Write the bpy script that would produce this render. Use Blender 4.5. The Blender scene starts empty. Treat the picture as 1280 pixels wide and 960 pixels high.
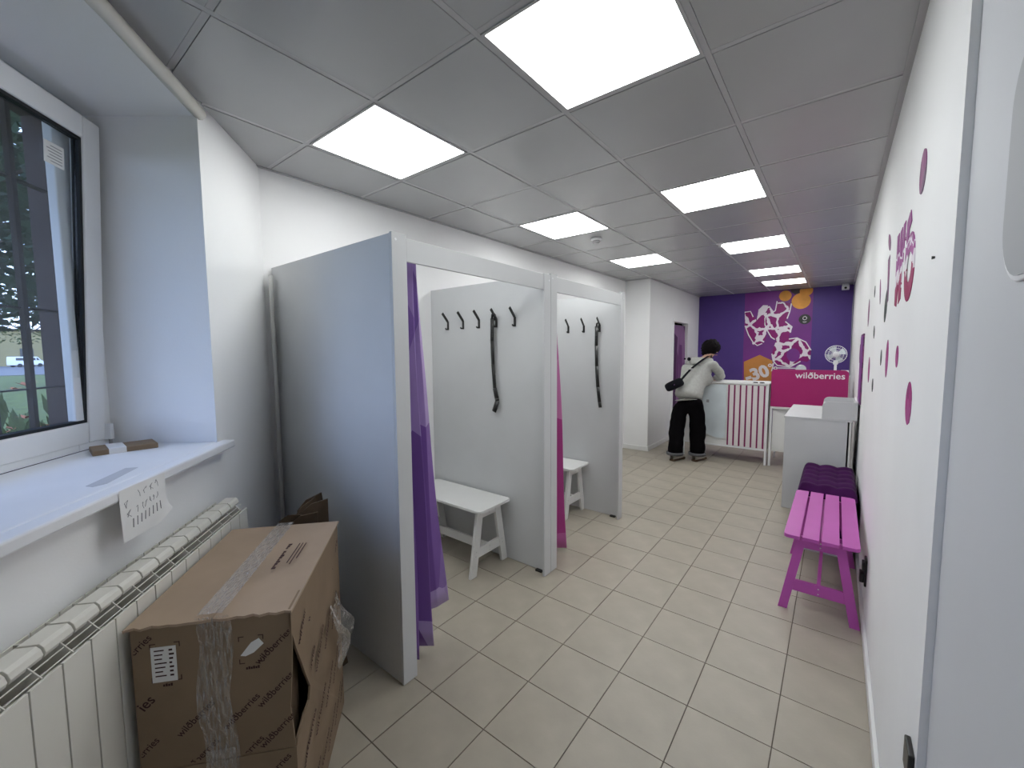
import bpy, bmesh, math, random
from mathutils import Vector, Matrix, noise
random.seed(7)
C = bpy.data.collections.new('scene'); bpy.context.scene.collection.children.link(C)
S = bpy.context.scene
# ------------------------------------------------------------------ camera
CAMZ = 1.543
F_PX, YAW, PITCH, ROLL = 518.96, 0.6641, 0.0771, -0.0069
cy, sy, cp, sp = math.cos(YAW), math.sin(YAW), math.cos(PITCH), math.sin(PITCH)
fwd = Vector((-sy*cp, cy*cp, -sp)); rt = Vector((cy, sy, 0)); up = rt.cross(fwd)
r2 = rt*math.cos(ROLL)+up*math.sin(ROLL); u2 = -rt*math.sin(ROLL)+up*math.cos(ROLL)
cam = bpy.data.cameras.new('camera'); cam_o = bpy.data.objects.new('camera', cam); C.objects.link(cam_o)
cam.sensor_width = 36; cam.lens = F_PX/1280*36; cam.clip_start = 0.01; cam.clip_end = 500
m3 = Matrix((r2, u2, -fwd)).transposed(); cam_o.matrix_world = Matrix.Translation((0, 0, CAMZ)) @ m3.to_4x4()
S.camera = cam_o
# ------------------------------------------------------------------ world and exposure
PANEL_STRENGTH = 11.2
SKY_STRENGTH = 5.0
w = bpy.data.worlds.new('sky'); S.world = w; w.use_nodes = True
nt = w.node_tree; bg = nt.nodes['Background']
tc = nt.nodes.new('ShaderNodeTexCoord'); sep = nt.nodes.new('ShaderNodeSeparateXYZ'); rmp = nt.nodes.new('ShaderNodeValToRGB')
nt.links.new(tc.outputs['Generated'], sep.inputs[0]); nt.links.new(sep.outputs['Z'], rmp.inputs[0]); nt.links.new(rmp.outputs[0], bg.inputs[0])
rmp.color_ramp.elements[0].color = (0.60, 0.73, 1.0, 1); rmp.color_ramp.elements[1].color = (0.26, 0.44, 0.95, 1); rmp.color_ramp.elements[1].position = 0.8
bg.inputs[1].default_value = SKY_STRENGTH
S.view_settings.view_transform = 'Standard'; S.view_settings.look = 'None'; S.view_settings.gamma = 1.0
S.view_settings.use_curve_mapping = False; S.view_settings.exposure = 0.0
# ------------------------------------------------------------------ materials
def mat(name, col, rough=0.6, spec=0.5, metal=0.0, var=0.0, scale=8.0, bump=0.0, bscale=60.0, sheen=0.0, coat=0.0, emit=0.0):
    m = bpy.data.materials.new(name); m.use_nodes = True; t = m.node_tree; b = t.nodes['Principled BSDF']
    b.inputs['Base Color'].default_value = (*col, 1); b.inputs['Roughness'].default_value = rough
    b.inputs['Specular IOR Level'].default_value = spec; b.inputs['Metallic'].default_value = metal
    if sheen: b.inputs['Sheen Weight'].default_value = sheen
    if coat: b.inputs['Coat Weight'].default_value = coat; b.inputs['Coat Roughness'].default_value = 0.1
    if emit: b.inputs['Emission Color'].default_value = (*col, 1); b.inputs['Emission Strength'].default_value = emit
    tcn = t.nodes.new('ShaderNodeTexCoord')
    n = t.nodes.new('ShaderNodeTexNoise'); n.inputs['Scale'].default_value = scale; n.inputs['Detail'].default_value = 5
    t.links.new(tcn.outputs['Object'], n.inputs['Vector'])
    r = t.nodes.new('ShaderNodeValToRGB')
    r.color_ramp.elements[0].position = .3; r.color_ramp.elements[1].position = .7
    r.color_ramp.elements[0].color = (*[c*(1-var) for c in col], 1); r.color_ramp.elements[1].color = (*[min(1, c*(1+var)) for c in col], 1)
    t.links.new(n.outputs[0], r.inputs[0]); t.links.new(r.outputs[0], b.inputs['Base Color'])
    if bump:
        n2 = t.nodes.new('ShaderNodeTexNoise'); n2.inputs['Scale'].default_value = bscale; n2.inputs['Detail'].default_value = 4
        bp = t.nodes.new('ShaderNodeBump'); bp.inputs['Strength'].default_value = bump; bp.inputs['Distance'].default_value = 0.01
        t.links.new(tcn.outputs['Object'], n2.inputs['Vector']); t.links.new(n2.outputs[0], bp.inputs['Height']); t.links.new(bp.outputs[0], b.inputs['Normal'])
    return m
def patch_mat(name, cols, scale=3.0, rough=0.7, stretch=(1, 1, 1), rot=(0.3, 0.5, 0.4), vor=True, sheen=0.2, noise_w=0.0, coord='Object'):
    """big hard-edged patches of several colours"""
    m = mat(name, cols[0], rough, .3, sheen=sheen); t = m.node_tree; b = t.nodes['Principled BSDF']
    tcn = [n for n in t.nodes if n.bl_idname == 'ShaderNodeTexCoord'][0]
    mp = t.nodes.new('ShaderNodeMapping'); mp.inputs['Scale'].default_value = stretch; mp.inputs['Rotation'].default_value = rot
    t.links.new(tcn.outputs[coord], mp.inputs[0])
    v = t.nodes.new('ShaderNodeTexVoronoi' if vor else 'ShaderNodeTexNoise'); v.inputs['Scale'].default_value = scale
    t.links.new(mp.outputs[0], v.inputs['Vector'])
    r = t.nodes.new('ShaderNodeValToRGB'); cr = r.color_ramp; cr.interpolation = 'CONSTANT'
    src = v.outputs[0]
    if vor:
        bw = t.nodes.new('ShaderNodeSeparateColor'); t.links.new(v.outputs['Color'], bw.inputs[0]); src = bw.outputs[0]
    t.links.new(src, r.inputs[0])
    k = len(cols)
    for i, c in enumerate(cols):
        p = i/k if vor else (0 if i == 0 else .5+(i-1)*.08)
        e = cr.elements[i] if i < 2 else cr.elements.new(p)
        e.position = p; e.color = (*c, 1)
    t.links.new(r.outputs[0], b.inputs['Base Color'])
    return m
M = {}
M['wall'] = mat('painted_wall', (.88, .88, .885), .65, .3, var=.015, scale=1.5, bump=.05, bscale=120)
M['wallbump'] = mat('rough_white_wall', (.88, .88, .885), .6, .35, var=.02, scale=2, bump=.25, bscale=5)
M['purple'] = mat('purple_wall_paint', (.085, .042, .24), .45, .4, var=.03)
M['ceil'] = mat('metal_ceiling_panel', (.42, .425, .43), .24, .6, var=.02, scale=3)
M['grid'] = mat('ceiling_grid', (.44, .44, .45), .4, .5)
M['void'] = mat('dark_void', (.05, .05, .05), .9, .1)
M['tile'] = mat('floor_tile', (.40, .36, .295), .42, .5, var=.09, scale=5, bump=.03, bscale=90)
M['grout'] = mat('grout', (.13, .11, .09), .9, .2)
M['lam'] = mat('grey_laminate', (.60, .61, .62), .5, .4, var=.02, scale=4)
M['lamw'] = mat('white_laminate', (.78, .78, .77), .4, .5, var=.015)
M['white'] = mat('white_plastic', (.82, .83, .85), .3, .5, var=.01)
M['sill'] = mat('white_sill', (.80, .81, .84), .3, .5, var=.04, scale=3)
M['gasket'] = mat('black_rubber', (.015, .017, .02), .6, .3)
M['black'] = mat('black_metal', (.012, .012, .012), .35, .5)
M['rad'] = mat('cream_radiator_paint', (.74, .72, .66), .35, .5)
M['card'] = mat('cardboard', (.245, .178, .12), .8, .2, var=.10, scale=4, bump=.1, bscale=25)  # tone lowered to put the shade of the box front into the colour
M['cardtop'] = mat('cardboard_lid', (.40, .30, .22), .75, .25, var=.09, scale=4, bump=.08, bscale=14)  # paler copy of the cardboard, light on the top put into the colour
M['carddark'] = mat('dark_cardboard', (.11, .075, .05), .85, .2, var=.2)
M['ink'] = mat('dark_print', (.06, .03, .03), .8, .2)
M['inkred'] = mat('brown_print', (.13, .06, .05), .8, .2)
M['paper'] = mat('paper', (.78, .78, .78), .7, .3, var=.03)
M['greyink'] = mat('grey_pencil', (.32, .32, .34), .8, .2)
M['pink'] = mat('pink_paint', (.50, .095, .42), .4, .4, var=.03)
M['velvet'] = mat('purple_velvet', (.048, .007, .062), .85, .08, var=.25, scale=12, sheen=.03)
M['magenta'] = mat('magenta_panel', (.40, .018, .15), .35, .4, var=.02)
M['cream'] = mat('cream_stripe', (.78, .72, .73), .4, .4)
M['stripe'] = mat('wine_stripe', (.25, .015, .11), .5, .4)
M['film'] = mat('pale_blue_film', (.62, .68, .72), .35, .5, var=.05, scale=6, bump=.3, bscale=8)
M['hoodie'] = mat('grey_marl_jersey', (.42, .42, .40), .9, .2, var=.08, scale=30, bump=.15, bscale=12)
M['trousers'] = mat('black_denim', (.004, .0035, .0045), .9, .05, bump=.3, bscale=9)
M['skin'] = mat('skin', (.55, .33, .24), .55, .4)
M['hair'] = mat('dark_hair', (.006, .004, .005), .8, .12, bump=.9, bscale=40)
M['bag'] = mat('black_nylon', (.004, .004, .008), .7, .15)
M['shoe'] = mat('grey_shoe', (.58, .54, .48), .7, .3, var=.25, scale=20)
M['sole'] = mat('brown_sole', (.10, .065, .04), .7, .3)
M['steel'] = mat('steel', (.6, .6, .6), .3, .5, metal=1)
M['violet'] = mat('violet_banner', (.20, .035, .26), .45, .4, var=.25, scale=.8)
M['orange'] = mat('orange_print', (.75, .33, .06), .5, .3, var=.2, scale=5)
M['tag'] = mat('amber_print', (.55, .23, .06), .5, .3, var=.25, scale=1.6)
M['stub'] = mat('dark_olive_print', (.07, .05, .06), .5, .3)
M['white_print'] = mat('white_print', (.85, .80, .85), .5, .3)
M['rust'] = mat('rusty_brown_bar', (.022, .015, .013), .8, .2, var=.3)
M['facade'] = mat('brown_plaster', (.050, .034, .030), .9, .2, var=.15, scale=5)
M['grass'] = mat('grass', (.075, .095, .012), .9, .2, var=.5, scale=2)
M['leaf'] = mat('leaf', (.018, .042, .018), .7, .3, var=.4, scale=2)
M['leaf2'] = mat('light_leaf', (.05, .075, .01), .7, .3, var=.4, scale=3)
M['flower'] = mat('orange_flower', (.42, .12, .04), .7, .3)
M['bark'] = mat('bark', (.05, .035, .025), .9, .2, var=.3)
M['asphalt'] = mat('asphalt', (.14, .13, .12), .9, .2)
M['yellow'] = mat('yellow_plaster', (.30, .25, .12), .9, .2)
M['glassdark'] = mat('dark_glass', (.02, .025, .03), .1, .6)
M['zebra'] = patch_mat('zebra_print', [(.82, .74, .82), (.26, .014, .16)], scale=5.5, vor=False, rot=(.2, .4, .7), stretch=(1, 1, 1), sheen=0, rough=.4)
_t = M['zebra'].node_tree; _n = [n for n in _t.nodes if n.bl_idname == 'ShaderNodeTexNoise'][-1]; _mp = [n for n in _t.nodes if n.bl_idname == 'ShaderNodeMapping'][0]
_v = _t.nodes.new('ShaderNodeTexVoronoi'); _v.feature = 'DISTANCE_TO_EDGE'; _v.inputs['Scale'].default_value = 5.2
_d = _t.nodes.new('ShaderNodeTexNoise'); _d.inputs['Scale'].default_value = 6; _ad = _t.nodes.new('ShaderNodeMixRGB'); _ad.inputs[0].default_value = .12
_t.links.new(_mp.outputs[0], _d.inputs['Vector']); _t.links.new(_mp.outputs[0], _ad.inputs[1]); _t.links.new(_d.outputs['Color'], _ad.inputs[2]); _t.links.new(_ad.outputs[0], _v.inputs['Vector'])
_r = [n for n in _t.nodes if n.bl_idname == 'ShaderNodeValToRGB'][-1]; _t.links.new(_v.outputs[0], _r.inputs[0]); _r.color_ramp.elements[1].position = .085
M['foil'] = patch_mat('purple_foil', [(.15, .06, .14), (.24, .06, .18), (.28, .10, .22), (.18, .09, .17)], scale=22, rough=.65, sheen=0)
M['foilm'] = patch_mat('magenta_foil', [(.36, .03, .20), (.27, .03, .16), (.38, .06, .24)], scale=22, rough=.65, sheen=0)
M['foilk'] = patch_mat('grey_green_foil', [(.06, .07, .07), (.11, .13, .12), (.04, .05, .05)], scale=30, rough=.65, sheen=0)
M['curt1'] = patch_mat('purple_patch_fabric', [(.25, .15, .42), (.44, .33, .60), (.19, .09, .34), (.38, .27, .54)], scale=3.2, stretch=(1, 1, .55))
M['curt2'] = patch_mat('pink_patch_fabric', [(.50, .13, .36), (.40, .05, .24), (.56, .20, .42)], scale=2.4, stretch=(1, 1, .8))
M['curt3'] = patch_mat('dark_violet_fabric', [(.13, .04, .15), (.07, .02, .085), (.22, .11, .24)], scale=3.5, stretch=(2, 2, .3))
def glow(name, col, s):
    m = bpy.data.materials.new(name); m.use_nodes = True; t = m.node_tree; t.nodes.clear()
    e = t.nodes.new('ShaderNodeEmission'); e.inputs[0].default_value = (*col, 1); e.inputs[1].default_value = s
    o = t.nodes.new('ShaderNodeOutputMaterial'); t.links.new(e.outputs[0], o.inputs[0]); return m
M['glow'] = glow('light_diffuser', (.975, 1, .985), PANEL_STRENGTH)
def clear(name, tint, gloss, rough):
    m = bpy.data.materials.new(name); m.use_nodes = True; t = m.node_tree; t.nodes.clear()
    tr = t.nodes.new('ShaderNodeBsdfTransparent'); tr.inputs[0].default_value = (*tint, 1)
    g = t.nodes.new('ShaderNodeBsdfGlossy'); g.inputs['Roughness'].default_value = rough
    mx = t.nodes.new('ShaderNodeMixShader'); lw = t.nodes.new('ShaderNodeLayerWeight'); lw.inputs[0].default_value = gloss; lw2 = lw.outputs['Facing']
    t.links.new(lw2, mx.inputs[0]); t.links.new(tr.outputs[0], mx.inputs[1]); t.links.new(g.outputs[0], mx.inputs[2])
    o = t.nodes.new('ShaderNodeOutputMaterial'); t.links.new(mx.outputs[0], o.inputs[0]); return m
M['glass'] = clear('window_glass', (.93, .95, .96), .10, .0)
M['tape'] = clear('clear_tape', (.93, .92, .91), .22, .25)
_t = M['tape'].node_tree; _o = [n for n in _t.nodes if n.bl_idname == 'ShaderNodeOutputMaterial'][0]; _m0 = _o.inputs[0].links[0].from_node
_df = _t.nodes.new('ShaderNodeBsdfDiffuse'); _df.inputs[0].default_value = (.75, .72, .70, 1); _m1 = _t.nodes.new('ShaderNodeMixShader')
_nz = _t.nodes.new('ShaderNodeTexNoise'); _nz.inputs['Scale'].default_value = 22; _rp = _t.nodes.new('ShaderNodeMapRange'); _rp.inputs[1].default_value = .45; _rp.inputs[2].default_value = .75; _rp.inputs[3].default_value = .04; _rp.inputs[4].default_value = .5
_t.links.new(_nz.outputs[0], _rp.inputs[0]); _t.links.new(_rp.outputs[0], _m1.inputs[0]); _t.links.new(_m0.outputs[0], _m1.inputs[1]); _t.links.new(_df.outputs[0], _m1.inputs[2]); _t.links.new(_m1.outputs[0], _o.inputs[0])
# ------------------------------------------------------------------ mesh helpers
class MB:
    def __init__(s): s.v = []; s.f = []
    def add(s, vs, fs):
        o = len(s.v); s.v += [tuple(v) for v in vs]; s.f += [tuple(o+i for i in f) for f in fs]; return s
    def box(s, x0, x1, y0, y1, z0, z1):
        x0, x1 = min(x0, x1), max(x0, x1); y0, y1 = min(y0, y1), max(y0, y1); z0, z1 = min(z0, z1), max(z0, z1)
        return s.add([(x0,y0,z0),(x1,y0,z0),(x1,y1,z0),(x0,y1,z0),(x0,y0,z1),(x1,y0,z1),(x1,y1,z1),(x0,y1,z1)],
                     [(0,3,2,1),(4,5,6,7),(0,1,5,4),(1,2,6,5),(2,3,7,6),(3,0,4,7)])
    def prism(s, poly, a, b, axis='z'):
        """extrude a polygon; axis z: poly in xy; axis y: poly in xz; axis x: poly in yz"""
        if len(poly) < 3: return s
        def P(p, t): return (p[0], p[1], t) if axis == 'z' else ((p[0], t, p[1]) if axis == 'y' else (t, p[0], p[1]))
        n = len(poly); vs = [P(p, a) for p in poly]+[P(p, b) for p in poly]
        fs = [tuple(range(n))[::-1], tuple(range(n, 2*n))]+[(i, (i+1) % n, n+(i+1) % n, n+i) for i in range(n)]
        return s.add(vs, fs)
    def beam(s, p, q, wx, wy, ref=(0, 0, 1)):
        p, q = Vector(p), Vector(q); d = (q-p).normalized(); r = Vector(ref)
        a = d.cross(r); a = a.normalized() if a.length > 1e-5 else Vector((1, 0, 0)); b = a.cross(d).normalized()
        vs = [c+a*sx*wx/2+b*sz*wy/2 for c in (p, q) for sx, sz in ((-1,-1),(1,-1),(1,1),(-1,1))]
        return s.add(vs, [(0,3,2,1),(4,5,6,7),(0,1,5,4),(1,2,6,5),(2,3,7,6),(3,0,4,7)])
    def tube(s, pts, r, n=8, close=True):
        pts = [Vector(p) for p in pts]; rs = r if isinstance(r, (list, tuple)) else [r]*len(pts); vs = []; fs = []
        ref = Vector((0, 0, 1))
        for i, p in enumerate(pts):
            d = (pts[min(i+1, len(pts)-1)]-pts[max(i-1, 0)]).normalized()
            a = d.cross(ref)
            if a.length < .05: a = d.cross(Vector((1, 0, 0)))
            a.normalize(); b = a.cross(d)
            for k in range(n):
                t = 2*math.pi*k/n; vs.append(p+(a*math.cos(t)+b*math.sin(t))*rs[i])
        for i in range(len(pts)-1):
            for k in range(n): fs.append((i*n+k, i*n+(k+1) % n, (i+1)*n+(k+1) % n, (i+1)*n+k))
        if close: fs += [tuple(range(n)), tuple(range(len(vs)-n, len(vs)))[::-1]]
        return s.add(vs, fs)
    def lathe(s, prof, c=(0, 0, 0), n=20, axis='z'):
        vs = []; fs = []
        for r, h in prof:
            for k in range(n):
                t = 2*math.pi*k/n; x, y = r*math.cos(t), r*math.sin(t)
                v = (x, y, h) if axis == 'z' else ((x, h, y) if axis == 'y' else (h, x, y))
                vs.append((v[0]+c[0], v[1]+c[1], v[2]+c[2]))
        for i in range(len(prof)-1):
            for k in range(n): fs.append((i*n+k, i*n+(k+1) % n, (i+1)*n+(k+1) % n, (i+1)*n+k))
        fs += [tuple(range(n))[::-1], tuple(range(len(vs)-n, len(vs)))]
        return s.add(vs, fs)
    def grid(s, fn, nu, nv):
        vs = [fn(i/nu, j/nv) for i in range(nu+1) for j in range(nv+1)]; w_ = nv+1
        return s.add(vs, [(i*w_+j, (i+1)*w_+j, (i+1)*w_+j+1, i*w_+j+1) for i in range(nu) for j in range(nv)])
    def mesh(s, name, m, smooth=False):
        me = bpy.data.meshes.new(name); me.from_pydata(s.v, [], s.f)
        bm = bmesh.new(); bm.from_mesh(me); bmesh.ops.recalc_face_normals(bm, faces=bm.faces); bm.to_mesh(me); bm.free()
        if m: me.materials.append(m)
        if smooth: me.shade_smooth() if hasattr(me, 'shade_smooth') else None
        return me
    def build(s, name, m, parent=None, bevel=0, smooth=False, **kw):
        o = bpy.data.objects.new(name, s.mesh(name, m, smooth)); C.objects.link(o)
        if parent: o.parent = parent
        if bevel:
            b = o.modifiers.new('bevel', 'BEVEL'); b.width = bevel; b.segments = 2; b.limit_method = 'ANGLE'; b.angle_limit = .7
        for k, v in kw.items(): o[k] = v
        return o
def thing(name, label, cat, loc=(0, 0, 0), rz=0, group=None):
    o = bpy.data.objects.new(name, None); C.objects.link(o); o.location = loc; o.rotation_euler = (0, 0, rz); o.empty_display_size = .05
    o['label'] = label; o['category'] = cat
    if group: o['group'] = group
    return o
def tag(o, label, cat, group=None, loc=None, rz=None):
    o['label'] = label; o['category'] = cat
    if group: o['group'] = group
    if loc is not None: o.location = loc
    if rz is not None: o.rotation_euler = (0, 0, rz)
    return o
def struct(o): o['kind'] = 'structure'; return o
def rrect(x0, x1, y0, y1, r, n=5, corners=(1, 1, 1, 1)):
    out = []
    for k, (cx, cy_, a) in enumerate(((x1-r, y0+r, -90), (x1-r, y1-r, 0), (x0+r, y1-r, 90), (x0+r, y0+r, 180))):
        if corners[k]:
            for i in range(n+1):
                t = math.radians(a+90*i/n); out.append((cx+r*math.cos(t), cy_+r*math.sin(t)))
        else: out.append([(x1, y0), (x1, y1), (x0, y1), (x0, y0)][k])
    return out
def clip_poly(poly, planes):
    """keep where a*x+b*y<=c"""
    for a, b, c in planes:
        out = []
        for i, p in enumerate(poly):
            q = poly[(i+1) % len(poly)]; dp = a*p[0]+b*p[1]-c; dq = a*q[0]+b*q[1]-c
            if dp <= 0: out.append(p)
            if dp*dq < 0: t = dp/(dp-dq); out.append((p[0]+(q[0]-p[0])*t, p[1]+(q[1]-p[1])*t))
        poly = out
        if len(poly) < 3: return []
    return poly
def area(p): return abs(sum(p[i][0]*p[(i+1) % len(p)][1]-p[(i+1) % len(p)][0]*p[i][1] for i in range(len(p))))/2
_tc = {}
def text_tris(s_, size=1.0, bold=0.0, extr=0):
    key = (s_, bold)
    if key not in _tc:
        cu = bpy.data.curves.new('t', 'FONT'); cu.body = s_; cu.size = 1; cu.offset = bold; cu.resolution_u = 3
        ob = bpy.data.objects.new('t', cu); C.objects.link(ob)
        dg = bpy.context.evaluated_depsgraph_get(); me = bpy.data.meshes.new_from_object(ob.evaluated_get(dg))
        vs = [(v.co.x, v.co.y) for v in me.vertices]; fs = [tuple(p.vertices) for p in me.polygons]
        bpy.data.objects.remove(ob); bpy.data.curves.remove(cu); bpy.data.meshes.remove(me)
        _tc[key] = (vs, fs)
    vs, fs = _tc[key]
    return [(x*size, y*size) for x, y in vs], fs
def text_w(s_, bold=0.0):
    vs, _ = text_tris(s_, 1, bold); return max(v[0] for v in vs)-min(v[0] for v in vs)
def put_text(mb, s_, width, fn, rot=0, pos=(0, 0), bold=0.0, bounds=None, sy_=1.0, center=True):
    """text scaled to a width, laid with fn(u,v)->xyz"""
    w1 = text_w(s_, bold); k = width/w1; vs, fs = text_tris(s_, k, bold)
    x0 = min(v[0] for v in vs); x1 = max(v[0] for v in vs); y0 = min(v[1] for v in vs); y1 = max(v[1] for v in vs)
    cr, sr = math.cos(rot), math.sin(rot); out = []
    for x, y in vs:
        if center: x -= (x0+x1)/2; y -= (y0+y1)/2
        y *= sy_
        out.append((pos[0]+x*cr-y*sr, pos[1]+x*sr+y*cr))
    if bounds: fs = [f for f in fs if all(bounds[0] <= out[i][0] <= bounds[1] and bounds[2] <= out[i][1] <= bounds[3] for i in f)]
    mb.add([fn(*p) for p in out], fs)
# ------------------------------------------------------------------ room numbers
XR, XL, YB, YN, H = .18, -2.70, 9.05, -1.0, 2.626
BX, BY = -2.25, 6.25                      # jutting corner at the far left
W0 = Vector((-2.69, 1.06)); WU = Vector((.757, -.653)); WN = Vector((-.653, -.757)); WA = math.atan2(-.653, .757)
def wp(s, r, z=0): p = W0+WU*s-WN*r; return (p.x, p.y, z)      # r: distance from the window wall into the room
wc = WN.dot(W0)
ROOM = [(-1, 0, -XL), (1, 0, XR), (0, 1, YB), (0, -1, -YN), (WN.x, WN.y, wc)]
# floor
T, FX, FY = .31380, -1.707, 1.487
fl = struct(MB().box(XL-.6, XR+.02, YN-.1, YB+.02, -.06, -.004).build('floor', M['grout']))
rest = MB(); cnt = 0
cell = {}
for j in range(-9, 26):
    for i in range(-4, 7):
        x0, y0 = FX+i*T, FY+j*T; g = .0022
        poly = [(x0+g, y0+g), (x0+T-g, y0+g), (x0+T-g, y0+T-g), (x0+g, y0+T-g)]
        full = area(poly); poly = clip_poly(poly, ROOM)
        if len(poly) < 3: continue
        if y0+T > BY and x0 < BX:
            if y0 >= BY or x0+T <= BX and y0 > BY: poly = clip_poly(poly, [(-1, 0, -BX)])
            elif x0+T <= BX: poly = clip_poly(poly, [(0, 1, BY)])
        if len(poly) < 3 or area(poly) < .0004: continue
        if y0+T < .35 or (y0+T < .7 and x0 < -1.1): rest.prism(poly, -.004, 0); continue
        if abs(area(poly)-full) < 1e-6 and y0 > .2:
            if 'm' not in cell:
                o = MB().prism([(0, 0), (T-2*g, 0), (T-2*g, T-2*g), (0, T-2*g)], -.004, 0).build('tile', M['tile'], fl); cell['m'] = o.data
            else:
                o = bpy.data.objects.new('tile', cell['m']); C.objects.link(o); o.parent = fl
            o.location = (x0+g, y0+g, random.uniform(-.0004, .0004))
        else: MB().prism(poly, -.004, 0).build('tile', M['tile'], fl)
        cnt += 1
rest.build('floor_tiles', M['tile'], fl, kind='stuff')
# ceiling: recessed panels on a grid of bars
GX, GY, G = -2.2214, 1.1163, .6
LIGHTS = {(0, 0), (2, 0), (0, 3), (2, 3), (0, 6), (2, 6), (2, 9), (2, 11)}
ce = struct(MB().box(XL-.05, XR+.05, YN-.05, YB+.05, H+.05, H+.1).build('ceiling', M['void']))
first = None
for j in range(-4, 14):
    for i in range(-1, 4):
        if (i, j) in LIGHTS: continue
        x0, y0 = GX+i*G, GY+j*G; g = .0128
        poly = [(x0+g, y0+g), (x0+G-g, y0+g), (x0+G-g, y0+G-g), (x0+g, y0+G-g)]
        full = area(poly); poly = clip_poly(poly, ROOM)
        if len(poly) < 3 or area(poly) < .001: continue
        rr = random.Random(i*31+j)
        if abs(area(poly)-full) < 1e-6:
            if first is None:
                o = MB().prism([(0, 0), (G-2*g, 0), (G-2*g, G-2*g), (0, G-2*g)], 0, .012).build('panel', M['ceil'], ce, bevel=.002); first = o
            else:
                o = first.copy(); C.objects.link(o)
            o.location = (x0+g, y0+g, H+.001+rr.uniform(-.001, .001)); o.rotation_euler = (rr.uniform(-.0016, .0016), rr.uniform(-.0016, .0016), 0)
        else: MB().prism(poly, H+.001, H+.012).build('panel', M['ceil'], ce)
for i in range(0, 4):
    x = GX+i*G
    y_start = YN if x > -.3 else max(YN, (wc-WN.x*x)/WN.y+.01)
    MB().box(x-.011, x+.011, y_start, YB, H+.003, H+.03).build('grid_bar', M['grid'], ce)
for j in range(-3, 14):
    y = GY+j*G
    for i in range(-1, 4):
        x0 = max(XL, GX+i*G+.012); x1 = min(XR, GX+i*G+G-.012)
        if y < W0.y: x0 = max(x0, (wc-WN.y*y)/WN.x+.01)
        if x0 < x1-.03: MB().box(x0, x1, y-.011, y+.011, H+.003, H+.03).build('cross_bar', M['grid'], ce)
MB().box(XR-.022, XR, 1.2, YB, H-.004, H+.003).build('edge_angle', M['grid'], ce)
MB().prism([(XL-.01, 1.03), (XL+.02, 1.03), (-2.615, BY), (-2.65, BY)], H-.004, H+.003).build('edge_angle', M['grid'], ce)
MB().box(BX, BX+.02, BY, YB, H-.004, H+.003).build('edge_angle', M['grid'], ce)
MB().box(XL+.02, BX+.02, BY-.02, BY, H-.004, H+.003).build('edge_angle', M['grid'], ce)
# walls
wr = struct(MB().box(XR, XR+.12, 1.25, YB+.1, 0, H+.05).box(XR+.06, XR+.12, YN, 1.25, 0, H+.05).build('wall_right', M['wallbump']))
struct(MB().box(BX-.05, XR+.1, YB, YB+.1, 0, H+.05).build('wall_back', M['purple']))
struct(MB().prism([(XL-.1, W0.y-.02), (XL, W0.y-.02), (-2.635, BY+.05), (-2.74, BY+.05)], 0, H+.05).build('wall_left', M['wallbump']))
struct(MB().box(XL-.02, BX, BY, BY+.1, 0, H+.05).box(BX-.1, BX, BY+.09, 7.42, 0, H+.05).box(BX-.1, BX, 7.42, 8.25, 2.05, H+.05).box(BX-.1, BX, 8.25, YB+.05, 0, H+.05).build('wall_left_far', M['wall']))
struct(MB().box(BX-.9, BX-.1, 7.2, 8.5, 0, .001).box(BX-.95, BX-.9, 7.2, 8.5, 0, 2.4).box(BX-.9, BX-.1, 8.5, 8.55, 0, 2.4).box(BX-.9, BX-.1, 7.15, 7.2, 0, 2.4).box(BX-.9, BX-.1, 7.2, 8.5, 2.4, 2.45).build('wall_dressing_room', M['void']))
struct(MB().box(-1.2, XR+.12, YN-.1, YN, 0, H+.05).build('wall_near', M['wall']))
# window wall in the slanted frame: x = s along the wall, y = r into the room
def wobj(o): o.location = (W0.x, W0.y, 0); o.rotation_euler = (0, 0, WA); return o
S0, S1, SILLZ, RTOP = .645, 2.15, 1.112, 2.56
ww = MB().box(-.03, 3.25, -.50, 0, 0, SILLZ).prism([(-.03, 0), (S0, 0), (.55, -.50), (-.03, -.50)], SILLZ, H+.05)
ww.box(S1, 3.25, -.50, 0, SILLZ, H+.05).box(.5, S1, -.50, 0, RTOP, H+.05)
wobj(struct(ww.build('wall_window', M['wall'])))
fa = MB().box(-2.5, 5, -.8, -.5001, -.65, 1.12).prism([(-2.5, -.5001), (.50, -.5001), (.42, -.8), (-2.5, -.8)], 1.12, 3.2).box(2.2, 5, -.8, -.5001, 1.12, 3.2).box(.3, 2.3, -.8, -.5001, 2.6, 3.2)
wobj(struct(fa.build('wall_outer', M['facade'])))
def base(n, *b): return struct(MB().box(*b).build(n, M['lamw'], bevel=.003))
base('baseboard_right', XR-.014, XR, 1.25, YB, .001, .065)
base('baseboard_far_left', XL, BX+.013, BY-.013, BY, .001, .07)
base('baseboard_left', BX, BX+.013, BY, 7.40, .001, .07)
# white door leaf just beside the camera
d = struct(MB().box(XR+.015, XR+.05, .15, 1.249, .01, H-.02).build('door_1', mat('satin_white_door', (.62, .63, .66), .6, .35, var=.02, scale=2)))
ring = rrect(.70, .975, 1.635, 1.98, .09, 8)
mb = MB().prism(ring, XR+.011, XR+.015, 'x'); mb.build('raised_panel', M['white'], d, bevel=.002)
rin = rrect(.708, .967, 1.643, 1.972, .084, 8)
MB().prism(rin, XR+.0095, XR+.0115, 'x').build('panel_face', mat('satin_grey_inset', (.44, .45, .47), .6, .3), d)
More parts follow.
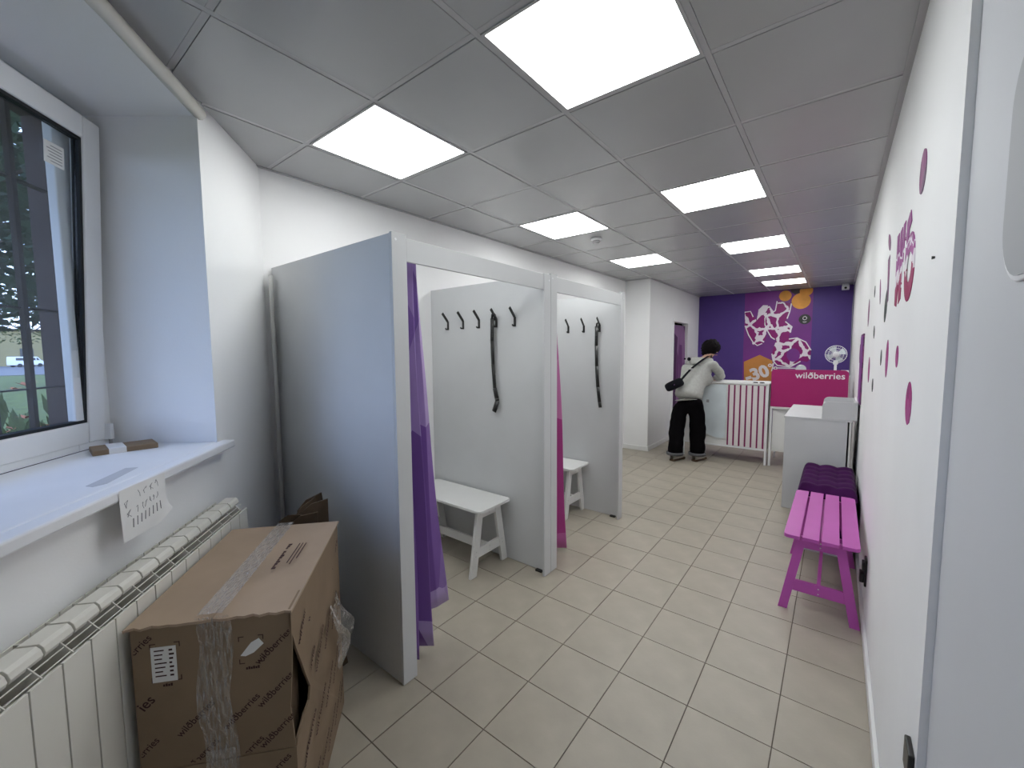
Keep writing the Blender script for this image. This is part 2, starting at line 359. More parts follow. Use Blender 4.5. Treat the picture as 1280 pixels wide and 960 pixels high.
# curtained opening in the far left wall
tr = struct(MB().box(BX, BX+.012, 7.36, 7.42, 0.07, 2.1).box(BX, BX+.012, 8.25, 8.31, 0.07, 2.1).box(BX, BX+.012, 7.42, 8.25, 2.05, 2.1).build('trim_1', M['wall']))
def curtain(name, m, top, bot, zt, zbs, n, label, group=None, nv=14, ease=1.3):
    """hanging cloth between an upper and a lower zigzag path"""
    t = thing(name, label, 'curtain', (bot[0][0], bot[0][1], 0), 0, group)
    N = len(top)
    def smooth(path, u):
        x = u*(N-1); i = min(int(x), N-2); f = x-i; f = f*f*(3-2*f)*.6+f*.4
        return [path[i][k]+(path[i+1][k]-path[i][k])*f for k in range(2)]
    def fn(u, v):
        a = smooth(top, u); b = smooth(bot, u); x = u*(N-1); i = min(int(x), N-2); f = x-i
        zb = zbs[i]+(zbs[i+1]-zbs[i])*f; e = v**ease
        p = [a[k]+(b[k]-a[k])*e for k in range(2)]
        wob = .006*math.sin(9*v+5*u)
        return (p[0]+wob-t.location.x, p[1]-t.location.y, zt+(zb-zt)*v)
    o = MB().grid(fn, n, nv).build('cloth', m, t, smooth=True)
    s_ = o.modifiers.new('s', 'SOLIDIFY'); s_.thickness = .002
    return t
zz = []; zb_ = []
for k in range(9):
    zz.append((BX-.03+(.018 if k % 2 else -.03), 7.60+.080*k)); zb_.append((BX-.03+(.018 if k % 2 else -.03), 7.58+.083*k))
t = curtain('doorway_curtain', M['curt3'], zz, zb_, 2.0, [.45]*9, 64, 'dark violet curtain hanging in the narrow opening behind the leaning person')
MB().tube([(-.03, -.1, 2.01), (-.03, .76, 2.01)], .008).build('rail', M['black'], t)
# ------------------------------------------------------------------ window
win = struct(bpy.data.objects.new('window_1', None)); C.objects.link(win); wobj(win)
fx0, fx1, fz0, fz1 = .548, 2.12, 1.146, 2.556
fr = MB().box(fx0, .735, -.497, -.465, fz0, fz1).box(fx1-.1, fx1, -.497, -.465, fz0, fz1).box(.735, fx1-.1, -.497, -.465, fz0, 1.215).box(.735, fx1-.1, -.497, -.465, fz1-.09, fz1)
fr.build('window_frame', M['white'], win, bevel=.004)
sash = bpy.data.objects.new('sash', None); C.objects.link(sash); sash.parent = win; sash.location = (0, -.46, 1.172); sash.rotation_euler = (-.054, 0, 0)
sa, sb, sh, mw = .600, 2.06, 1.330, .088
MB().box(sa, sa+mw, -.05, 0, 0, sh).box(sb-mw, sb, -.05, 0, 0, sh).box(sa+mw, sb-mw, -.05, 0, 0, mw).box(sa+mw, sb-mw, -.05, 0, sh-mw, sh).build('sash_frame', M['white'], sash, bevel=.006)
e = .012; a_, b_ = sa+mw, sb-mw
MB().box(a_-.002, a_+e, -.035, -.008, mw, sh-mw).box(b_-e, b_, -.035, -.008, mw, sh-mw).box(a_+e, b_-e, -.035, -.008, mw-.002, mw+e).box(a_+e, b_-e, -.035, -.008, sh-mw-e, sh-mw).build('gasket', M['gasket'], sash)
MB().box(a_+e, b_-e, -.026, -.020, mw+e, sh-mw-e).build('glass_pane', M['glass'], sash)
st = MB().box(.756, .842, -.0195, -.0185, 1.085, 1.165).build('paper_sticker', M['paper'], sash)
tm = MB()
for k in range(6): tm.box(.765, .765+[.05, .066, .06, .055, .064, .05][k], -.0184, -.0181, 1.150-.011*k, 1.153-.011*k)
tm.build('sticker_print', M['greyink'], sash)
MB().box(.585, .605, -.462, -.435, 1.17, 1.24).build('hinge_cover', M['white'], win, bevel=.003)
MB().tube([(.595, -.445, 1.15), (.595, -.445, 1.172)], .007).build('hinge_pin', M['greyink'], win)
# sill board
sl = MB().box(.60, 2.3, .0, .055, SILLZ, 1.146).prism([(.568, -.465), (2.14, -.465), (2.14, 0), (.645, 0)], SILLZ+.001, 1.146)
wobj(struct(sl.build('windowsill', M['sill'], bevel=.006)))
# quarter-round strip between reveal and ceiling
cvp = [(.60+.0, .0, 2.556)]
co = MB().tube([(.63, .005, 2.575), (1.2, .012, 2.583), (1.9, .008, 2.580), (3.1, .005, 2.585)], .026, 10)
wobj(struct(co.build('trim_2', mat('ivory_strip', (.70, .68, .62), .45, .4), smooth=True)))
# grille bars outside
gr = thing('window_grille', 'rusty brown iron security grille outside the tilted window', 'grille', (W0.x, W0.y, 1.12), WA)
for s_ in (.385, .435, .62, .78, .96, 1.14, 1.32, 1.50, 1.68, 1.86, 2.04):
    MB().beam((s_, -.7, .0), (s_, -.7, 1.48), .020, .020, (0, 1, 0)).build('bar', M['rust'], gr)
for z in (.28, .62, 1.15):
    MB().beam((.40, -.715, z), (2.18, -.715, z), .03, .006).build('rail', M['rust'], gr)
# parcel on the sill
pa = thing('book_parcel', 'flat brown cardboard parcel with white label lying on the windowsill', 'parcel', wp(.73, -.31, 1.146), WA+math.radians(-52))
MB().box(-.10, .10, -.065, .065, 0, .021).build('wrapper', M['card'], pa, bevel=.003)
MB().box(-.0, .052, -.066, .066, -.0, .0222).build('label_band', M['paper'], pa)
tk = MB().prism([(-.11, -.018), (.10, -.025), (.115, .0), (.09, .022), (-.105, .02)], 0, .0006).build('tape_strip', mat('greyish_tape', (.50, .51, .55), .35, .5)); tag(tk, 'greyish strip of old tape stuck flat on the white windowsill', 'tape', loc=wp(1.17, -.066, 1.1462), rz=WA+.15)
# handwritten paper taped under the sill
pp = thing('handwritten_notice', 'white handwritten paper sheet hanging from the sill edge, corner curled', 'notice', wp(1.248, .058, .99), WA)
def pf(u, v):
    x = -.10+.200*u; z = .155*v
    c = max(0, (1-u)*1.0-.55)*max(0, .5-v)*.10
    if u < .3 and v < .3: z += (.3-u)*(.3-v)*.35
    return (x, .003+.004*math.sin(3*u+2*v)+c, z)
o = MB().grid(pf, 12, 10).build('sheet', M['paper'], pp, smooth=True)
hw = MB()
rnd = random.Random(3)
def on_sheet(u, v): x, y, z = pf(u, v); return (x, y+.0012, z)
# viewed from the room the sheet reads from +x (left) to -x (right)
def hand(s_, w_, u0, v0, rot=0, k=1.0):
    put_text(hw, s_, w_, lambda a, b: on_sheet(min(1, max(0, 1-(u0+a/.215))), min(1, max(0, v0+b/.155))), rot=rot, center=False, sy_=k)
def scrawl(u0, v0, n, w_, h_, slope):      # faint illegible pencil letters
    for k in range(n):
        uc = u0+k*w_*1.35; vc = v0+slope*k
        pts = [on_sheet(1-(uc+rnd.uniform(0, w_)), vc+h_*q+rnd.uniform(-.02, .02)) for q in (0, .5, 1, .6, .1)][:rnd.choice((3, 4, 5))]
        hw.tube(pts, .0007, 4)
scrawl(.08, .62, 1, .12, .16, 0); scrawl(.36, .72, 4, .09, .15, .02)
scrawl(.10, .42, 1, .09, .13, 0); scrawl(.30, .47, 6, .065, .12, .015)
for k in range(8):
    u0 = .20+.085*k; v0 = .20+.012*k
    a, b = on_sheet(1-u0, v0), on_sheet(1-u0-.02, v0+.17)
    hw.tube([a, b], .0012, 4)
hw.build('handwriting', M['greyink'], pp)
# ------------------------------------------------------------------ radiator
PITCH_R = .08
ra = thing('radiator', 'cream sectional radiator mounted on the wall beneath the windowsill', 'radiator', wp(.713, 0, 0), WA)
sec0 = None
for k in range(15):
    if sec0 is None:
        m_ = MB()
        w_ = .0385
        m_.prism([(.100, .874), (.104, .884), (.100, .897), (.092, .905), (.052, .905), (.044, .899), (.044, .892), (.092, .890), (.096, .874)], .003, .077, 'x')      # top cap
        m_.box(.002, .078, .128, .135, .30, .855)      # front plate
        m_.prism([(.012, .30), (.130, .30), (.130, .852), (.098, .888), (.012, .888)], .0385, .0415, 'x')     # rib between the slots
        m_.box(.0, .08, .108, .111, .868, .871)
        m_.box(.0, .08, .120, .123, .855, .858)
        m_.box(.003, .077, .010, .014, .30, .888)
        m_.tube([(.0, .075, .80), (.08, .075, .80)], .018, 10)
        m_.tube([(.0, .092, .34), (.08, .092, .34)], .021, 10)
        sec0 = m_.build('section', M['rad'], ra, bevel=.0012)
        o = sec0
    else:
        o = sec0.copy(); C.objects.link(o)
    o.location = (k*PITCH_R, 0, 0)
MB().tube([(-.04, .092, .34), (0, .092, .34)], .013, 8).tube([(-.04, .092, .34), (-.04, .092, .0)], .013, 8).build('supply_pipe', M['rad'], ra, smooth=True)
for x in (.2, .95): MB().box(x, x+.03, 0.0, .009, .80, .83).build('wall_bracket', M['rad'], ra)
# thin pipe in the corner
pc = MB().tube([(0, 0, .0), (0, 0, 2.0)], .013, 10).build('heating_pipe', mat('grey_painted_pipe', (.55, .55, .54), .45, .4), smooth=True)
tag(pc, 'thin grey painted pipe running up the corner beside the fitting booth', 'pipe', loc=(-2.635, 1.080, 0))
# ------------------------------------------------------------------ cardboard box
BXL, BXR, BYL, BYR, BH = 0, .61, 0, .395, .83
cb = thing('cardboard_box', 'large taped cardboard moving box with torn corner in front of the radiator', 'box', wp(.89, .155, 0), WA)
th = .006
rn = random.Random(5)
wav = lambda k, a=.004: a*math.sin(k*1.7)+rn.uniform(-a, a)*.6
frp = [(0, .002), (BYR, .002)] + [(BYR, .30), (BYR-.004, .33), (BYR, .36), (BYR-.012, .52), (BYR-.006, .60), (BYR, .70), (BYR, BH-.012)] + [(0, BH-.012)]
MB().prism(frp, BXR-th, BXR, 'x').build('front_panel', M['card'], cb)
# side panel with the torn opening at its front corner
side = [(0, .002), (BXR, .002), (BXR, .40), (BXR-.012, .415), (BXR-.075, .43), (BXR-.125, .435), (BXR-.14, .47), (BXR-.105, .54), (BXR-.070, .61), (BXR-.032, .68), (BXR-.008, .735), (BXR, .76), (BXR, BH-.01), (0, BH-.01)]
def slab(poly, fn, thick, name, m, parent, cuts=0):
    b = MB().prism(poly, 0, thick, 'z'); b.v = [fn(*v) for v in b.v]; return b.build(name, m, parent)
slab(side, lambda x, z, t: (x, BYR-t+.012*math.sin(z*5)*max(0, math.sin(x*6)), z), th, 'side_panel', M['card'], cb)
MB().box(BXR-.14, BXR-.075, BYR-.040, BYR-.033, .34, .66).build('inner_flap', M['carddark'], cb)  # darker cardboard, shade of the box interior put into its colour
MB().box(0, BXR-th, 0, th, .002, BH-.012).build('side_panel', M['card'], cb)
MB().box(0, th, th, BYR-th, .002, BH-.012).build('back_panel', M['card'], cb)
MB().box(th, BXR-th, th, BYR-th, .002, .008).build('bottom_panel', M['carddark'], cb)  # inside shade put into the colour here too
# lid: two flaps meeting on the centre line, ragged front edge
for a, b in ((-.008, BYR/2-.001), (BYR/2+.001, BYR+.006)):
    nn = 10; pts = [(-.004, a), (-.004, b)]
    edge = [(BXR+.008+wav(i*2+a*40), b+(a-b)*i/nn) for i in range(nn+1)]
    lid = MB().prism([(p[0], p[1]) for p in [(-.004, a)]+edge[::-1]+[(-.004, b)]], BH-.012, BH-.005)
    lid.v = [(x, y, z+.008*math.sin(x*5)*math.sin(y*8)+(-.006 if x > BXR else 0)) for x, y, z in lid.v]
    lid.build('lid_flap', M['cardtop'], cb)
MB().box(BXR, BXR+.004, .0, BYR, .0, .40).build('lower_flap', M['card'], cb)
# tape down the front and along the lid, with wrinkles
tp = MB()
def tf(u, v):
    y = .155+.085*u+.008*math.sin(v*9); z = BH-.004-.46*v
    return (BXR+.0035+.0028*abs(math.sin(17*v+9*u))+.002*math.sin(40*u+23*v), y, z)
tp.grid(tf, 10, 40); 
tp.grid(lambda u, v: (BXR+.0085+.003*abs(math.sin(15*v+11*u)), .165+.075*u, .44-.40*v), 8, 24)
tp.grid(lambda u, v: (BXR+.01-.62*v, .165+.062*u, BH+.006+.0025*abs(math.sin(31*v+7*u))), 8, 50)
tp.build('clear_tape', M['tape'], cb)
fm = MB()
def ff(u, v):
    x = .10+.13*u+.03*math.sin(7*v); 
    return (x, BYR+.012+.05*math.sin(math.pi*v)*abs(math.sin(5*u+2*v))+.02*v, .56-.24*v+.02*math.sin(9*u))
fm.grid(ff, 14, 14).build('loose_film', M['tape'], cb)
# white label, torn label
lb = MB().box(BXR+.0005, BXR+.0015, .045, .105, .655, .755).build('address_label', M['paper'], cb)
li = MB()
rl = random.Random(9)
for k in range(7):
    z = .743-.012*k
    li.box(BXR+.0016, BXR+.0019, .053, .053+rl.uniform(.018, .030), z, z+.0035); li.box(BXR+.0016, BXR+.0019, .088, .088+rl.uniform(.006, .013), z-.001, z+.004)
li.build('label_print', M['ink'], lb if False else cb)
MB().prism([(.262, .70), (.290, .735), (.310, .745), (.322, .728), (.296, .705), (.275, .697)], BXR+.0005, BXR+.002, 'x').build('torn_label', M['paper'], cb)
pr = MB()
fr_f = lambda a, b: (BXR+.0012, BYR-.0-(BYR-a) if False else a, b)
for (a, b) in ((.055, .56), (.14, .535), (.255, .535), (.345, .715), (.345, .585), (.345, .46), (.145, .42), (.26, .405), (.0, .745), (.0, .45)):
    put_text(pr, 'wilðberries', .125, fr_f, rot=math.radians(44), pos=(a, b), bounds=(.003, BYR-.003, .405, BH-.015), bold=.008) if (a, b) != (.055, .56) else None
put_text(pr, 'ies', .04, fr_f, rot=math.radians(44), pos=(.026, .60), bold=.008, bounds=(.003, BYR, 0, 1))
pr2 = lambda a, b: (BXR+.0052, a, b)
for (a, b) in ((.03, .30), (.12, .33), (.25, .31), (.33, .34), (.15, .18), (.27, .19)):
    put_text(pr, 'wilðberries', .125, pr2, rot=math.radians(44), pos=(a, b), bounds=(.003, BYR-.003, .01, .396), bold=.008)
# crop marks round the labels
def corner_marks(x0, x1, z0, z1):
    for cx_, sx in ((x0, 1), (x1, -1)):
        for cz, sz in ((z0, 1), (z1, -1)):
            pr.box(BXR+.0008, BXR+.0014, cx_, cx_+sx*.014, cz, cz+sz*.002); pr.box(BXR+.0008, BXR+.0014, cx_, cx_+sx*.002, cz, cz+sz*.014)
corner_marks(.043, .115, .655, .765); corner_marks(.258, .322, .675, .755)
for a0_, n_, z_ in ((.069, 4, .641), (.274, 6, .657)):
    for q_ in range(n_): pr.box(BXR+.0008, BXR+.0014, a0_+.006*q_, a0_+.006*q_+.0045, z_, z_+.006+.002*(q_ % 2))
# side face prints
sd = lambda a, b: (BXR-a, BYR+.0016+.012*math.sin(b*5)*max(0, math.sin((BXR-a)*6)), b)
for i, a in enumerate((.11, .22, .33, .44, .55)):
    for j, b in enumerate((.72, .52, .32, .12)):
        put_text(pr, 'wilðberries', .15, sd, rot=math.radians(38), pos=(a+(.03 if j % 2 else 0), b), bounds=(.145 if .42 < b < .7 else .01, .60, .01, .80), bold=.02)
# small print on the lid
lf = lambda a, b: (a, b, BH+.0085)
for k in range(4):
    pr.box(.20, .20+(.17, .15, .16, .12)[k], .293+.011*k, .296+.011*k, BH+.0003, BH+.0012) if k else None
for q_ in range(13):
    if q_ != 3: pr.box(.20+.0145*q_, .20+.0145*q_+.011, .268, .280-.003*(q_ % 3), BH+.0008, BH+.0016)
pr.build('printed_marks', M['ink'], cb)
# cardboard offcuts stacked between box and booth
for k, (s_, r_, rz, tilt, hh, lab) in enumerate((
        (.74, .30, .9, .34, .855, 'dark cardboard offcut leaning farthest left behind the big taped box'),
        (.70, .36, 1.05, .20, .875, 'folded cardboard piece sticking up behind the middle of the box lid'),
        (.66, .42, 1.3, -.10, .870, 'narrow cardboard strip standing upright behind the big box'),
        (.70, .47, 1.6, -.26, .865, 'thin cardboard sheet leaning right behind the box, near its far corner'),
        (.62, .24, .5, .45, .845, 'low torn cardboard flap behind the box next to the radiator end'))):
    x, y, z = wp(s_, r_)
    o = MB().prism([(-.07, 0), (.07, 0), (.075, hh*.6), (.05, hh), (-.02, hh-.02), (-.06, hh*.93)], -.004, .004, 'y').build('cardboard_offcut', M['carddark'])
    tag(o, lab, 'cardboard', loc=(x, y, 0.003)); o.rotation_euler = (tilt*.25, tilt*.35, rz)
# ------------------------------------------------------------------ fitting booths
PX = -1.517; TH = 2.06
def booth(y0, y1, label, near, nh, hooks_x):
    b = thing('fitting_booth', label, 'fitting booth', (PX, y0, 0))
    L = y1-y0; dx = XL-PX+.002
    if near: MB().box(dx, -.017, 0, .017, .006, 2.055).build('side_panel', M['lam'], b, bevel=.001)
    MB().box(dx, -.017, L-.020, L-.003, .006, 2.055).build('partition_panel', M['lam'], b, bevel=.001)
    MB().box(-.016, 0, 0, .078, .004, TH).build('post', M['lam'], b, bevel=.0015)
    MB().box(-.016, 0, L-.079, L-.001, .004, TH-.01 if near else TH).build('post', M['lam'], b, bevel=.0015)
    MB().box(-.018, -.002, .079, L-.080, 1.945, 2.045).build('header_board', M['lam'], b, bevel=.0015)
    MB().tube([(-.075, .018, 1.985), (-.075, L-.022, 1.985)], .008, 8).build('curtain_rail', M['steel'], b)
    for k, x in enumerate(hooks_x):
        h = MB(); yy = L-.0203; X0 = x-PX
        # black bent strap: plate on the wall, arm rising away from it, small lower prong
        h.box(X0-.010, X0+.010, yy-.004, yy, 1.722, 1.790)
        h.beam((X0, yy-.002, 1.785), (X0, yy-.062, 1.852), .020, .007, (1, 0, 0))
        h.beam((X0, yy-.002, 1.730), (X0, yy-.028, 1.727), .011, .004, (1, 0, 0))
        h.box(X0-.005, X0+.005, yy-.031, yy-.027, 1.726, 1.738)
        h.build('coat_hook', M['black'], b, bevel=.001)
    for y_, z_ in ((.02, TH-.03), (L-.02, TH-.05)): MB().tube([(-.0, y_, z_), (.0015, y_, z_)], .006, 8).build('screw_cap', M['white'], b)
    MB().box(-.10, -.05, L-.045, L-.0205, .0, .012).build('foot_bracket', M['black'], b)
    return b
HX = (-2.545, -2.375, -2.207, -2.037, -1.865)
booth(1.112, 2.363, 'nearer grey laminate fitting booth with five black hooks and purple curtain', True, 5, [x+.062 for x in HX])
booth(2.365, 3.58, 'farther grey laminate fitting booth with pink curtain, three hooks showing', False, 3, [-2.080, -1.912, -1.748])
# curtains
top = [(-1.60, 1.20), (-1.575, 1.225), (-1.62, 1.245), (-1.575, 1.265), (-1.62, 1.285), (-1.585, 1.30), (-1.61, 1.318)]
bot = [(-1.58, 1.20), (-1.56, 1.24), (-1.65, 1.29), (-1.575, 1.35), (-1.665, 1.38), (-1.64, 1.43), (-1.63, 1.50)]
curtain('booth_curtain', M['curt1'], top, bot, 1.985, [.05, .03, .03, .03, .17, .18, .19], 48, 'purple patchwork curtain gathered at the near post of the nearer booth', nv=24)
top = [(-1.60, 2.46), (-1.575, 2.48), (-1.62, 2.50), (-1.58, 2.52), (-1.62, 2.545)]
bot = [(-1.58, 2.46), (-1.56, 2.52), (-1.66, 2.59), (-1.575, 2.68), (-1.66, 2.785)]
curtain('booth_curtain', M['curt2'], top, bot, 1.985, [.06, .05, .05, .04, .05], 40, 'pink patchwork curtain gathered at the near post of the farther booth', nv=24, ease=.9)
# benches (white)
def screws(m_, pts, ax='x', r=.004):
    for p in pts: m_.lathe([(r, 0), (r, .0015), (r*.6, .002)], p, 8, ax)
def bench(loc, rz, m, label, L=.80, D=.345, H_=.48, slats=0, metal='steel'):
    """local x along the seat"""
    b = thing('slat_bench' if slats else 'stool_bench', label, 'bench', loc, rz)
    if slats:
        g = .012; wd = (D-g*(slats-1))/slats
        for k in range(slats):
            y0 = -D/2+k*(wd+g)
            cor = [0, 0, 0, 0]
            if k == 0: cor = [1, 0, 0, 1]
            if k == slats-1: cor = [0, 1, 1, 0]
            MB().prism(rrect(-L/2, L/2, y0, y0+wd, .028, 5, cor), H_-.02, H_).build('slat', m, b, bevel=.002)
    else:
        MB().prism(rrect(-L/2, L/2, -D/2, D/2, .035, 6), H_-.018, H_).build('seat', m, b, bevel=.002)
    for sx in (-1, 1):
        xe = sx*(L/2-.075)
        for sy_ in (-1, 1):
            # slanting leg board
            yt, yb = sy_*(D/2-.085), sy_*(D/2-.004); zt = H_-.018 if not slats else H_-.02; hw_ = .023 if slats else .030
            MB().prism([(yb-hw_, 0), (yb+hw_, 0), (yt+hw_, zt), (yt-hw_, zt)], xe-.011, xe+.011, 'x').build('leg', m, b, bevel=.001)
        zc = .155; y_at = lambda z: (D/2-.004)+((D/2-.085)-(D/2-.004))*(z/H_)
        MB().prism([(-y_at(zc-.035)+.02, zc-.03), (y_at(zc-.035)-.02, zc-.03), (y_at(zc+.03)-.02, zc+.035), (-y_at(zc+.03)+.02, zc+.035)], xe-.0085, xe+.0085, 'x').build('lower_rail', m, b)
        MB().prism([(-.09, H_-.085), (.09, H_-.085), (.085, H_-.022), (-.085, H_-.022)], xe-.0085, xe+.0085, 'x').build('upper_rail', m, b)
        s_ = MB(); xs = xe+sx*.0112
        for (y, z) in ((0, zc+.015), (0, zc-.015), (0, H_-.04), (0, H_-.065)): s_.lathe([(.004, 0), (.004, sx*.0015), (.002, sx*.002)], (xs, y, z), 8, 'x')
        for sy_ in (() if slats else (-1, 1)):
            for z in (zc-.012, zc+.018): s_.lathe([(.004, 0), (.004, sx*.0015), (.002, sx*.002)], (xs, sy_*(y_at(z)), z), 8, 'x')
            s_.lathe([(.004, 0), (.004, sx*.0015), (.002, sx*.002)], (xs, sy_*(y_at(H_-.05)), H_-.05), 8, 'x')
        s_.build('screw_heads', M[metal], b, kind='stuff')
    MB().box(-L/2+.085, L/2-.085, -.009, .009, .125, .187).build('stretcher', m, b, bevel=.001)
    MB().box(-L/2+.085, L/2-.085, -.009, .009, H_-.08, H_-.021).build('upper_stretcher', m, b, bevel=.001)
    return b
bench((-2.225, 2.150, 0), 0, M['lamw'], 'white bench inside the nearer fitting booth under the shoehorn', L=.79)
bench((-2.23, 3.385, 0), 0, M['lamw'], 'white bench inside the farther fitting booth, partly behind pink curtain', L=.79, D=.33)
bench((-.030, 3.30, 0), math.pi/2, M['pink'], 'glossy pink slatted bench against the right wall before the tufted ottoman', L=.97, D=.345, slats=4)
# shoehorns on hooks
def shoehorn(x, y, label, zt, zb, bend):
    t = thing('shoehorn', label, 'shoehorn', (x, y, zb))
    Ln = zt-zb
    pts = [(-.004, 0, Ln-.01), (-.006, 0, Ln*.75), (0, 0, Ln*.5), (.014, 0, Ln*.25), (.032, 0, .10 if bend else .05)]
    pts += [(.038, 0, .08), (.006, -.004, 0)] if bend else [(.040, 0, 0)]
    b = MB()
    for i in range(len(pts)-1):
        wd = .034 if i < 3 else (.040 if bend else .032)
        b.beam(pts[i], (Vector(pts[i+1])+(Vector(pts[i+1])-Vector(pts[i])).normalized()*.004), wd, .006, (0, 1, 0)) if False else b.tube([pts[i], pts[i+1]], [wd*.5, wd*.5], 8)
    b.v = [(v[0], v[1]*.35, v[2]) for v in b.v]
    b.build('blade', M['black'], t, smooth=True)
    MB().tube([(-.004, 0, Ln-.012), (0.0, -.002, Ln+.014), (.014, -.004, Ln+.020), (.026, -.004, Ln+.010), (.026, -.003, Ln-.03)], .009, 8).build('handle_loop', M['black'], t, smooth=True)
    sm = MB()
    for k in range(6): sm.box(-.011, .001, -.0052, -.0046, Ln*.87-.011*k, Ln*.87-.011*k+.005)
    sm.build('grip_lettering', M['greyink'], t)
shoehorn(-1.985, 2.312, 'long black shoehorn with kinked tip on the fourth hook, nearer booth', 1.80, 1.105, True)
shoehorn(-1.762, 3.532, 'long straight black shoehorn hanging on a hook in the farther booth', 1.785, 1.02, False)
# ------------------------------------------------------------------ ottoman
ot = thing('tufted_ottoman', 'dark purple velvet tufted ottoman between the pink bench and grey cabinet', 'ottoman', (-.02, 4.24, 0))
MB().box(-.178, .178, -.41, .41, .06, .44).build('velvet_body', M['velvet'], ot, bevel=.012)
MB().box(-.17, .17, -.40, .40, .0, .058).build('plinth', M['lam'], ot)
def cush(u, v):
    x = -.183+.366*u; y = -.422+.844*v; e_ = min(u, 1-u, v, 1-v)
    gx, gy = u*3, v*6
    bump = abs(math.sin(math.pi*gx))*.5+abs(math.sin(math.pi*gy))*.5
    h = min(1, e_*14)**.5
    return (x, y, .445+.075*h*(.62+.38*bump))
cu = MB().grid(cush, 36, 72); cu.grid(lambda u, v: (-.183+.366*u, -.422+.844*v, .441), 1, 1)
cu.build('tufted_cushion', M['velvet'], ot, smooth=True)
bt = MB()
for i in range(1, 3):
    for j in range(1, 6): bt.lathe([(.010, 0), (.011, .004), (.006, .008)], (-.183+.366*i/3, -.422+.844*j/6, .489), 8)
bt.build('buttons', M['velvet'], ot, kind='stuff')
# ------------------------------------------------------------------ grey cabinet with open tray
gc = thing('grey_cabinet', 'grey laminate cabinet against the right wall behind the ottoman', 'cabinet', (-.125, 4.78, 0))
MB().box(-.25, .225, 0, .017, .0, .888).build('side_panel', M['lam'], gc, bevel=.001)
MB().box(-.25, .225, 1.06, 1.077, .0, .888).build('side_panel', M['lam'], gc, bevel=.001)
MB().box(-.25, -.234, .018, .535, .05, .885).build('door', M['lam'], gc, bevel=.001)
MB().box(-.25, -.234, .540, 1.058, .05, .885).build('door', M['lam'], gc, bevel=.001)
MB().box(.238, .252, 0.0, 1.077, .0, .888).build('back_panel', M['lamw'], gc)
MB().box(-.258, .258, -.006, 1.083, .889, .906).build('top_panel', M['lam'], gc, bevel=.001)
MB().box(-.23, .224, .02, 1.055, .45, .466).build('shelf', M['lam'], gc)
tb = thing('desk_tray', 'open grey laminate organiser tray standing on the grey cabinet', 'tray', (.035, 4.77, .907))
yt = rrect(-.125, .127, 0, .160, .045, 6, (0, 0, 1, 0))
MB().prism(yt, 0, .016, 'y').build('front_board', M['lam'], tb, bevel=.001)
MB().prism(yt, .50, .516, 'y').build('back_board', M['lam'], tb, bevel=.001)
MB().box(-.125, -.109, .0165, .4995, 0, .11).build('side_board', M['lam'], tb, bevel=.001)
MB().box(.113, .127, .0165, .4995, 0, .17).build('side_board', M['lamw'], tb, bevel=.001)
MB().box(-.108, .112, .0165, .4995, 0, .012).build('tray_bottom', M['lam'], tb)
# ------------------------------------------------------------------ striped counter
ct = thing('striped_counter', 'white counter with wine striped front that the person leans on', 'counter', (-1.15, 6.38, 0))
MB().box(-.62, .460, -.012, .52, 1.082, 1.104).build('counter_top', M['lamw'], ct, bevel=.002)
MB().box(-.60, .44, .012, .022, .215, 1.08).build('front_board', M['lamw'], ct)
x0, x1 = -.035, .428; ns = 13; sw = (x1-x0)/ns
for k in range(ns+0):
    a = x0+k*sw
    wine = k % 2 == 0
    if wine: MB().box(a+sw*.25, a+sw*.75, .005, .0115, .222, 1.068).build('wine_stripe', M['stripe'], ct)
    else: MB().box(a-sw*.2, a+sw*1.2, .004, .0115, .222, 1.068).build('cream_stripe', M['cream'], ct)
MB().box(.430, .456, -.002, .02, .0, 1.08).build('leg', M['white'], ct, bevel=.002)
MB().box(.430, .456, .47, .50, .0, 1.08).build('leg', M['white'], ct, bevel=.002)
MB().box(-.62, -.59, .47, .50, .0, 1.08).build('leg', M['white'], ct, bevel=.002)
MB().box(-.62, -.59, -.002, .02, .0, 1.08).build('leg', M['white'], ct, bevel=.002)
MB().box(-.59, .43, -.004, .02, .196, .216).build('bottom_rail', M['white'], ct)
MB().box(-.59, .43, .47, .49, .12, 1.07).build('rear_board', M['lamw'], ct)
def filmf(u, v):
    x = -.43+.385*u; z = 1.07-.74*v+(.02*math.sin(6*u) if v > .9 else 0)
    return (x, -.003-.006*abs(math.sin(5*u+7*v))-.003*math.sin(13*v), z)
MB().grid(filmf, 20, 30).build('plastic_cover', M['film'], ct, smooth=True)
MB().box(-.30, -.265, -.0135, -.0125, .805, .845).build('cover_stamp', M['greyink'], ct)
for i, (x, lab) in enumerate(((.375, 'small black pen stand at the right end of the striped counter top'), (.30, 'flat black clip lying left of the pen stand on the counter'))):
    o = MB().lathe([(.022, 0), (.024, .008), (.015, .014)], n=12).build('black_clip', M['black']); tag(o, lab, 'clip', loc=(-1.15+x, 6.40, 1.104)); o.scale = (1.3, .7, 1)
